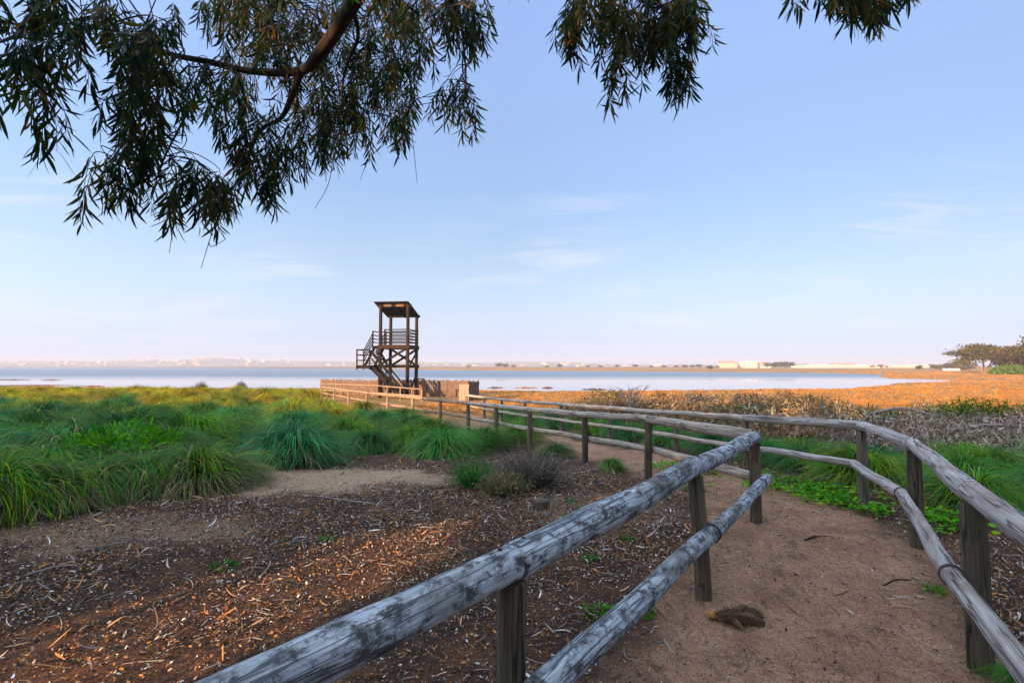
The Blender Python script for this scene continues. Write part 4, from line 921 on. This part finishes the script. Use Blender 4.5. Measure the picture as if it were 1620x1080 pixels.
# gaps between the shrubs behind the camera that let low sun through: a point on the ground and a radius
BEAMS = [((-2.3, 3.4, 0), .75), ((-1.75, 4.0, 0), .32), ((-2.85, 2.75, 0), .6), ((-1.3, 4.25, 0), .16), ((-2.0, 3.0, 0), .4), ((-8.3, 8.0, .7), .55), ((7.9, 14, .4), .5), ((9.0, 13.6, .5), .4), ((-13, 14, .4), .6)]
def in_beam(p, m=0.):
    s_ = np.array(TO_SUN); v = np.atleast_2d(np.asarray(p, float)); r = np.zeros(len(v), bool)
    for q, rad in BEAMS:
        w = v-np.array(q); w = w-(w@s_)[:, None]*s_; r |= np.linalg.norm(w, axis=1) < rad+m
    return r
def make_euc():
    base = (-2.9, -2.6); zb = gz(*base)
    t = thing('eucalyptus_tree', 'eucalyptus tree reaching in overhead with dark drooping leaf sprays', 'tree', (*base, zb)); o0 = Vector(t.location)
    P = lambda *q: [at(a, b, d)-o0 for a, b, d in q]
    fork = Vector((-1.3, .4, 5.0))-o0
    mb = MB(); tube(mb, [(0, 0, -.3), (.1, .2, 1.2), (.5, 1.0, 2.9), (1.1, 2.2, 4.3), fork], [.28, .22, .18, .13, .09], 20, 50, .10, 4); mb.build('trunk', M['bark'], t, smooth=True)
    limbs = [([fork]+P((610, -170, 3.0), (585, -50, 3.7), (545, 28, 4.1), (505, 85, 4.4), (475, 112, 4.6), (400, 113, 4.75), (330, 98, 4.6), (270, 86, 4.3), (220, 62, 3.9), (150, 45, 3.5), (60, 60, 3.1)), [.085, .07, .062, .058, .055, .042, .032, .028, .022, .014, .009, .004]),
             (P((478, 108, 4.6), (462, 150, 4.7), (445, 186, 4.8), (412, 206, 4.9), (392, 250, 4.9), (372, 292, 4.6), (340, 322, 4.2), (300, 345, 4.0)), [.036, .028, .022, .017, .014, .011, .008, .004]),
             (P((560, 20, 4.15), (566, 60, 4.5), (548, 105, 4.9), (541, 150, 5.), (545, 215, 5.)), [.022, .017, .013, .01, .004]),
             (P((585, -50, 3.7), (660, -40, 4.1), (720, 10, 4.5), (735, 90, 4.7), (738, 160, 4.7)), [.03, .022, .016, .01, .004]),
             ([fork]+P((760, -260, 3.2), (900, -150, 3.8), (1000, -50, 4.3), (1055, 25, 4.5), (1078, 100, 4.5)), [.06, .05, .036, .024, .013, .004]),
             (P((760, -260, 3.2), (1080, -220, 3.3), (1280, -120, 3.4), (1370, -25, 3.5)), [.04, .03, .018, .006]),
             (P((220, 62, 3.9), (235, 130, 3.6), (215, 210, 3.4), (175, 290, 3.5)), [.014, .01, .007, .003]),
             (P((330, 98, 4.6), (300, 170, 4.2), (260, 250, 3.8), (240, 310, 3.8)), [.014, .01, .007, .003]),
             (P((400, 113, 4.75), (420, 40, 5.2), (430, -60, 5.5)), [.02, .014, .006]),
             ([fork, fork+Vector((-2, .8, .8)), fork+Vector((-4.2, .5, 1.)), fork+Vector((-6, -.5, .6))], [.09, .06, .04, .01]), ([fork, fork+Vector((-1, -2, 1.2)), fork+Vector((-2.4, -4, 1.4))], [.08, .05, .01]), ([fork, fork+Vector((1.6, -1.2, 1.)), fork+Vector((3, -2.5, 1.1))], [.07, .05, .01])]
    nodes = []
    for pts, rd in limbs:
        mb = MB(); tube(mb, pts, rd, 12, 10*len(pts), .10, 5); mb.build('branch', M['bark'], t, smooth=True); nodes.append(catmull(np.array([tuple(q) for q in pts]), 30))
    nodes = np.concatenate(nodes)
    reg = [(45, 30, 75, 40, 16, 2.6, 3.3), (30, 110, 40, 45, 8, 2.7, 3.2), (105, 95, 25, 45, 5, 2.9, 3.3), (60, 170, 30, 20, 3, 2.8, 3.0), (190, 50, 90, 45, 24, 3.0, 4.2), (225, 130, 45, 60, 20, 3.0, 3.7), (285, 120, 45, 60, 12, 3.5, 4.4),
           (205, 200, 30, 40, 9, 3.2, 3.7), (160, 285, 32, 28, 9, 3.3, 3.8), (245, 265, 35, 40, 10, 3.5, 4.0), (300, 305, 50, 28, 18, 3.6, 4.3), (340, 150, 35, 55, 9, 4.0, 4.8), (400, 215, 32, 60, 13, 4.3, 5.2), (425, 285, 22, 25, 6, 4.4, 5.0),
           (400, 35, 80, 45, 26, 4.2, 6.2), (470, 130, 110, 80, 50, 4.6, 7.2), (560, 60, 100, 65, 36, 4.4, 7.0), (595, 170, 65, 55, 26, 4.6, 6.5), (520, 205, 60, 35, 16, 4.6, 6.0), (640, 205, 22, 22, 6, 4.6, 5.2), (480, 240, 50, 30, 9, 4.6, 5.4),
           (680, 22, 85, 28, 26, 4.2, 5.6), (645, 95, 35, 40, 10, 4.5, 5.5), (722, 165, 28, 18, 8, 4.5, 5.0), (745, 45, 25, 30, 8, 4.4, 5.0), (345, 320, 20, 15, 5, 4.0, 4.4),
           (960, 5, 75, 28, 24, 4.0, 5.0), (1050, 15, 55, 35, 20, 4.2, 4.8), (1000, 50, 55, 30, 16, 4.2, 4.9), (970, 115, 15, 16, 4, 4.3, 4.7), (1080, 100, 20, 25, 7, 4.3, 4.7), (905, 35, 18, 25, 6, 4.2, 4.6), (1095, 55, 12, 30, 4, 4.3, 4.6),
           (1350, -62, 95, 12, 20, 3.2, 3.8), (1340, -35, 14, 8, 3, 3.3, 3.6), (1405, -48, 35, 8, 6, 3.3, 3.6),
           (480, -120, 480, 90, 80, 3.0, 7.0), (980, -110, 130, 70, 26, 3.5, 5.), (1340, -90, 110, 50, 16, 3.0, 3.8)]
    A = []
    for cx, cy, rx, ry, n, d0, d1 in reg:
        for k in range(int(n*(1.0 if cy < -20 else .82 if cx < 310 else 1.45))):
            r = math.sqrt(random.random()); a = random.uniform(0, 6.28); A.append(at(cx+rx*r*math.cos(a), cy+ry*r*math.sin(a)-(0 if cy < -20 else 38 if cx < 310 else 30 if cx < 850 or cx > 1200 else 14), random.uniform(d0, d1))-o0)
    # the crown's bulk above and behind the camera
    for k in range(125):
        q = Vector((random.uniform(-10, .5), random.uniform(-7, 1.6), random.uniform(3.4, 5.6)))
        if not in_beam((q.x, q.y, q.z-.25), .35)[0]: A.append(q-o0)
    mb = MB(); tw = MB(); B = []; Dn = []; LL = []; CC = []
    for a in A:
        dist = np.linalg.norm(nodes-np.array(a), axis=1)+(.6*np.maximum(0, np.array(a)[2]-nodes[:, 2])); nn = Vector(nodes[dist.argmin()])
        swing = Vector((random.uniform(-1, 1), random.uniform(-1, 1), 0)); ln = random.uniform(.22, .46)
        tip = a+Vector((swing.x*.14, swing.y*.14, -ln))
        if (a-nn).length > .05:
            m1 = nn.lerp(a, .5)+Vector((random.uniform(-.08, .08), random.uniform(-.08, .08), .12*(a-nn).length))
            tube(tw, [nn, m1, a, a.lerp(tip, .5)+swing*.05, tip], [.005, .004, .0028, .002, .001], 5, 14, cap=False)
        else: tube(tw, [a, a.lerp(tip, .5)+swing*.05, tip], [.003, .002, .001], 5, 7, cap=False)
        n = random.randint(22, 38); cb = LEAFC[random.randrange(6)]; side = random.uniform(0, 6.28)
        for k in range(n):
            f = (k+random.random())/n; p = (a.lerp(tip, f)+swing*.05*math.sin(f*PI)) if f > .0 else a
            an = side+k*2.4+random.uniform(-.5, .5); sp = random.uniform(.25, .95)*(1-.3*f)
            B.append(p+Vector((math.cos(an), math.sin(an), 0))*.012); Dn.append((math.cos(an)*sp+.12*swing.x, math.sin(an)*sp+.12*swing.y, -random.uniform(.45, 1.1))); LL.append(random.uniform(.075, .16)); CC.append(cb*random.uniform(.6, 1.3) if random.random() > .36 else LEAFC[random.randrange(6)] if random.random() > .17 else np.array((.26, .17, .035))*random.uniform(.6, 1.2))  # a few leaves gold, the low sun's glow put into their colour
    B = np.array([tuple(b) for b in B]); n = len(B); LL = np.array(LL)
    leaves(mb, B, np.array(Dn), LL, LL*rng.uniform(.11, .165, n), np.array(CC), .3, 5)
    for q in (P((570, 285, 4.8), (585, 240, 4.8), (590, 200, 4.9)), P((498, 330, 4.8), (520, 290, 4.8), (528, 240, 4.9)), P((318, 425, 4.0), (330, 385, 4.0), (345, 340, 4.1)), P((358, 378, 4.0), (335, 390, 4.0), (330, 383, 4.0)), P((268, 400, 3.8), (275, 360, 3.8), (290, 320, 3.9)), P((660, 290, 4.8), (655, 240, 4.8), (650, 205, 4.8))):
        tube(tw, q, [.002, .003, .004], 5, 9, cap=False)
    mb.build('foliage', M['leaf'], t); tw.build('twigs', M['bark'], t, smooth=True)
make_euc()

# ------------------------------------------------------------------ tall shrubs behind the camera: they keep the foreground in shade
def belt():
    n_ = 36
    for k in range(n_):
        f = k/(n_-1); x = -37+50*f+random.uniform(-.5, .5); y = 7-22*f+random.uniform(-.8, .8)+3*math.sin(f*PI)*-1
        if abs(x) < 1.02*max(y, 0)*.0: continue
        H = random.uniform(.85, 1.12)*float(np.interp(f, (0, .29, .33, .43, .46, .5, 1), (6.4, 6.7, 10.4, 10.6, 8.7, 8.8, 9.6))); Rr = random.uniform(1.6, 2.1); g = gz(x, y)
        t = thing('tall_shrub', 'tall dense shrub standing behind the viewpoint', 'shrub', (x, y, g), 0, 'tall shrubs behind the viewpoint')
        mb = MB(); tube(mb, [(0, 0, -.2), (.1, 0, H*.4), (0, .1, H*.8)], [.09, .06, .02], 8, 10, .1); mb.build('trunk', M['bark'], t, smooth=True)
        n = int(3600*max(1, H/5.2)); b = rng.normal(0, 1, (n, 3)); b = b/np.linalg.norm(b, axis=1)[:, None]*rng.random((n, 1))**.45
        b = b*np.array((Rr, Rr*.9, H*.52))+np.array((0, 0, H*.5)); b *= (1+.25*(fbm(b[:, 0]*1.5+x, b[:, 2]*1.5, 5)[:, None]-.4)); b[:, 2] = np.maximum(b[:, 2], .05)
        ok = ~in_beam(b+np.array((x, y, g)))
        b = b[ok]; n = len(b); L = rng.uniform(.16, .34, n)
        mb = MB(); leaves(mb, b, rng.normal(0, 1, (n, 3)), L, L*.42, pick(LEAFC, n)*1.3, .3, 4); mb.build('foliage', M['grass'], t)
belt()

# ------------------------------------------------------------------ far shore: trees, houses
def tree_parts(H, W, n, leaf, trunkh=.45, flat=.6, spread=1., cols=None, name='far_tree'):
    tr = MB(); tops = []
    for k in range(7):
        a = k*.9+random.uniform(-.3, .3); e = (W*.42*math.cos(a)*spread*random.uniform(.5, 1), W*.42*math.sin(a)*spread*random.uniform(.5, 1), H*random.uniform(.68, .9)); tops.append(e)
        tube(tr, [(e[0]*.03, e[1]*.03, -.3), (e[0]*.18, e[1]*.18, H*trunkh*.45), (e[0]*.55, e[1]*.55, H*trunkh*1.05), e], [H*.022, H*.018, H*.012, H*.004], 7, 12, .1)
    fo = MB(); nc = 26
    c = rng.normal(0, 1, (nc, 3)); c = c/np.linalg.norm(c, axis=1)[:, None]*rng.uniform(.35, 1, (nc, 1))*np.array((W*.44, W*.44, H*flat*.42))+np.array((0, 0, H*(1-flat*.5)))
    i = rng.integers(0, nc, n); b = c[i]+rng.normal(0, 1, (n, 3))*np.array((W*.085, W*.085, H*.045))
    L = rng.uniform(.6, 1.3, n)*leaf; leaves(fo, b, rng.normal(0, 1, (n, 3)), L, L*.5, pick(cols, n)*(.7+.6*((i*29 % 13)/13))[:, None], .3, 4)
    return tr, fo
TC = np.array([(.075, .07, .022), (.11, .09, .028), (.045, .052, .02), (.15, .11, .04)])
def big_tree(px, py, d, H, W, n, label, trunkh=.45, flat=.6, leaf=.5, cols=TC, spread=1.):
    x = (px-810)/800*d; t = thing('marsh_tree', label, 'tree', (x, d, gz(x, d)), random.random()*6)
    tr, fo = tree_parts(H, W, n, leaf, trunkh, flat, spread, cols); tr.build('trunk', M['bark_far'], t, smooth=True); fo.build('crown', M['grass'], t)
M['bark_far'] = plain('pale trunk bark', (.34, .22, .15), (.22, .14, .09), 4, .9)
big_tree(1556, 589, 190, 11.5, 20, 6500, 'spreading tree with pale forked trunks on the marsh edge', .36, .8, .75, TC, 1.25)
big_tree(1606, 590, 178, 9.5, 13, 4000, 'darker leafy tree right of the one with pale forked trunks', .3, .85, .8)
big_tree(1650, 593, 150, 12.5, 15, 5200, 'tall olive tree cut by the right edge', .3, .85, .75)
big_tree(1700, 594, 140, 12, 14, 3000, 'tall olive tree just outside the right edge', .3, .85, .75)
for px, d, H, W, lab in ((1486, 340, 4.6, 12, 'low dark tree farthest left of the marsh edge trees'), (1506, 320, 5.4, 13, 'low dark tree, middle of the three rounded ones'), (1528, 290, 5.6, 11, 'low dark tree touching the one with pale forked trunks')): big_tree(px, 588, d, H*.85, W, 1800, lab, .25, .9, .8, np.array([(.085, .08, .055), (.11, .10, .07), (.06, .06, .045)]))
for x, d, lab in ((158, 160, 'bright green bush under the tall olive trees at right'), (169, 157, 'smaller green bush at the right edge under the tall olive tree')):
    o = leafy(1400, 5.5, 3.2, .6, [(.10, .16, .03), (.13, .19, .04), (.08, .12, .03)], .4, wr=.45).build('marsh_bush', M['grass']); o.location = (x, d, gz(x, d)); tag(o, lab, 'bush')
ftr = [tree_parts(7, w, 900, .8, .3, .9, 1, TC*.6) for w in (9, 12, 15)]
FT = []
for tr, fo in ftr:
    mb = MB(); mb.v, mb.q, mb.t, mb.c, mb.l, mb.n = fo.v, fo.q, fo.t, fo.c, fo.l, fo.n
    for k in range(4): a = k*1.6; tube(mb, [(0, 0, -.4), (.5*math.cos(a), .5*math.sin(a), 2.5), (1.6*math.cos(a), 1.6*math.sin(a), 5)], [.22, .16, .05], 6, 6, col=(.09, .06, .045))
    FT.append(mb.mesh('far_tree', M['grass']))
def far_tree(px, d, s, v, label='small dark tree on the far shore', group='trees along the far shore'):
    x = (px-810)/800*d; o = bpy.data.objects.new('far_tree', FT[v]); COL.objects.link(o); o.location = (x, d, max(gz(x, d), WATER)); o.rotation_euler[2] = random.random()*6; o.scale = (s, s, s*random.uniform(.8, 1.1)); tag(o, label, 'tree', group)
for px, d, s, v in ((1214, 560, .9, 2), (1224, 570, 1., 2), (1233, 560, 1.2, 1), (1241, 575, 1.15, 2), (1250, 560, .95, 2), (1123, 330, .55, 0), (1272, 640, .9, 1), (1380, 620, .6, 2), (1392, 620, .6, 2), (1402, 630, .5, 2), (1320, 700, .6, 1), (1345, 700, .6, 2), (1083, 620, .7, 1), (1095, 620, .6, 2), (1070, 640, .6, 1),
                    (1050, 640, .6, 2), (1030, 640, .5, 1), (1105, 600, .7, 2), (1452, 300, .5, 0), (790, 620, .9, 1), (800, 640, .8, 2), (812, 640, .6, 2), (885, 660, .8, 0), (865, 700, .6, 2), (975, 700, .6, 1), (1005, 700, .7, 2), (1160, 640, .6, 1), (1135, 640, .5, 2), (930, 720, .6, 1), (1306, 680, .6, 1), (742, 760, .6, 2), (950, 700, .6, 2)):
    far_tree(px, d, s, v)
def house(px, d, w, h, dep, label, group=None, roof='gable', z=None, rz=None, storeys=2, col=(1, 1, 1)):
    x = (px-810)/800*d; z = gz(x, d)-.1 if z is None else z
    t = thing('white_house' if group else 'lakeside_building', label, 'building', (x, d, z), rz if rz is not None else math.atan2(-x, d)*.9+random.uniform(-.3, .3), group)
    mb = MB(); W2, D2 = w/2, dep/2
    v = [(-W2, -D2, 0), (W2, -D2, 0), (W2, D2, 0), (-W2, D2, 0), (-W2, -D2, h), (W2, -D2, h), (W2, D2, h), (-W2, D2, h)]
    q = [(0, 1, 5, 4), (1, 2, 6, 5), (2, 3, 7, 6), (3, 0, 4, 7), (4, 5, 6, 7)]; mb.add(v, q, None, col)
    mb.build('wall', M['house'], t)
    rf = MB(); e = .25
    if roof == 'gable':
        rz_ = h+min(dep, w)*.22; rf.add([(-W2-e, -D2-e, h), (W2+e, -D2-e, h), (W2+e, D2+e, h), (-W2-e, D2+e, h), (-W2-e, 0, rz_), (W2+e, 0, rz_)], [(0, 1, 5, 4), (2, 3, 4, 5), (0, 3, 2, 1)], [(0, 4, 3), (1, 2, 5)])
        rf.build('roof', M['roof'], t)
    else:
        beam(rf, (-W2-.1, 0, h+.2), (W2+.1, 0, h+.2), dep+.2, .36); rf.build('roof', M['house'], t)
    if group: return
    nw = max(2, min(8, int(w/3.2)))
    for st in range(storeys):
        for k in range(nw):
            cx = -W2+w*(k+.5)/nw; cz = h*(st+.55)/storeys; wi = MB(); beam(wi, (cx, -D2-.03, cz-h/storeys*.25), (cx, -D2-.03, cz+h/storeys*.25), min(1.3, w/nw*.56), .06, up=(0, 1, 0)); wi.build('window', M['window'], t)
CRE = (1., .93, .84); ORA = (1., .80, .66)
for px, d, w, h, dep, lab, rf, st, c in ((1150, 640, 20, 6.4, 10, 'peach coloured block with red roof at the left end of the far white buildings', 'gable', 2, ORA), (1166, 655, 12, 5.2, 9, 'low cream house right of the peach block', 'gable', 2, CRE), (1181, 650, 15, 7.2, 10, 'taller cream block in the middle of the far buildings', 'flat', 3, CRE), (1198, 655, 17, 6.2, 10, 'long white block left of the dark round trees', 'flat', 2, (1, 1, 1)),
                                         (1207, 600, 13, 4.6, 9, 'low white house touching the dark round trees', 'gable', 1, (1, 1, 1)), (1188, 590, 10, 7.6, 8, 'narrow tall white block before the others', 'flat', 3, (1, .97, .93)), (1290, 640, 58, 3.6, 10, 'long low white shed right of the dark round trees', 'flat', 1, (1, .97, .93)), (1362, 650, 40, 3.4, 10, 'second long low white shed along the far shore', 'flat', 1, CRE), (1332, 720, 34, 4.2, 10, 'white shed behind the gap of the two long sheds', 'gable', 1, (1, 1, 1)),
                                         (1440, 700, 70, 3.2, 10, 'very long low pinkish wall of sheds near the right trees', 'flat', 1, ORA), (1262, 620, 9, 3.2, 7, 'tiny white hut at the right foot of the dark round trees', 'gable', 1, (1, 1, 1)), (1504, 280, 7, .9, 3, 'low white slab like hut in the orange marsh before the right trees', 'flat', 0, (1, 1, 1))):
    house(px, d, w, h, dep, lab, None, rf, None, 0, st, c)
hn = 0
HP = [(random.gauss(300, 60), random.uniform(1950, 2560)) for _ in range(30)]+[(random.uniform(60, 560), random.uniform(1900, 2500)) for _ in range(22)]+[(random.uniform(0, 140), random.uniform(1900, 2400)) for _ in range(12)]+[(random.uniform(660, 1060), random.uniform(1850, 2300)) for _ in range(26)]
for px, d in HP:
    x = (px-810)/800*d; z = float(hill_z(np.array([x]), np.array([d]))[0])-.6
    house(px, d, random.uniform(9, 22), random.uniform(4, 8), random.uniform(8, 12), 'small pale house of the hazy town across the lake', 'houses of the town across the lake', random.choice(('flat', 'flat', 'gable')), z, random.uniform(-.5, .5), 2, random.choice(((.62, .6, .58), (.5, .47, .44), (.7, .58, .5), (.38, .34, .32))))

# ------------------------------------------------------------------ the air
def haze():
    m = bpy.data.materials.new('haze'); m.use_nodes = True; nt = m.node_tree; nt.nodes.clear()
    v = nd(nt, 'ShaderNodeVolumePrincipled', {'Color': (.70, .80, .97), 'Density': .00042, 'Anisotropy': .0})
    nt.links.new(v.outputs[0], nd(nt, 'ShaderNodeOutputMaterial').inputs['Volume'])
    mb = MB(); X = 4400; zb, zt = -4.5, 62
    mb.add([(-X, -X, zb), (X, -X, zb), (X, X, zb), (-X, X, zb), (-X, -X, zt), (X, -X, zt), (X, X, zt), (-X, X, zt)], BOXQ); tag(mb.build('haze', m), 'thin pale haze lying over the lake and marsh', 'haze', kind='stuff')
haze()
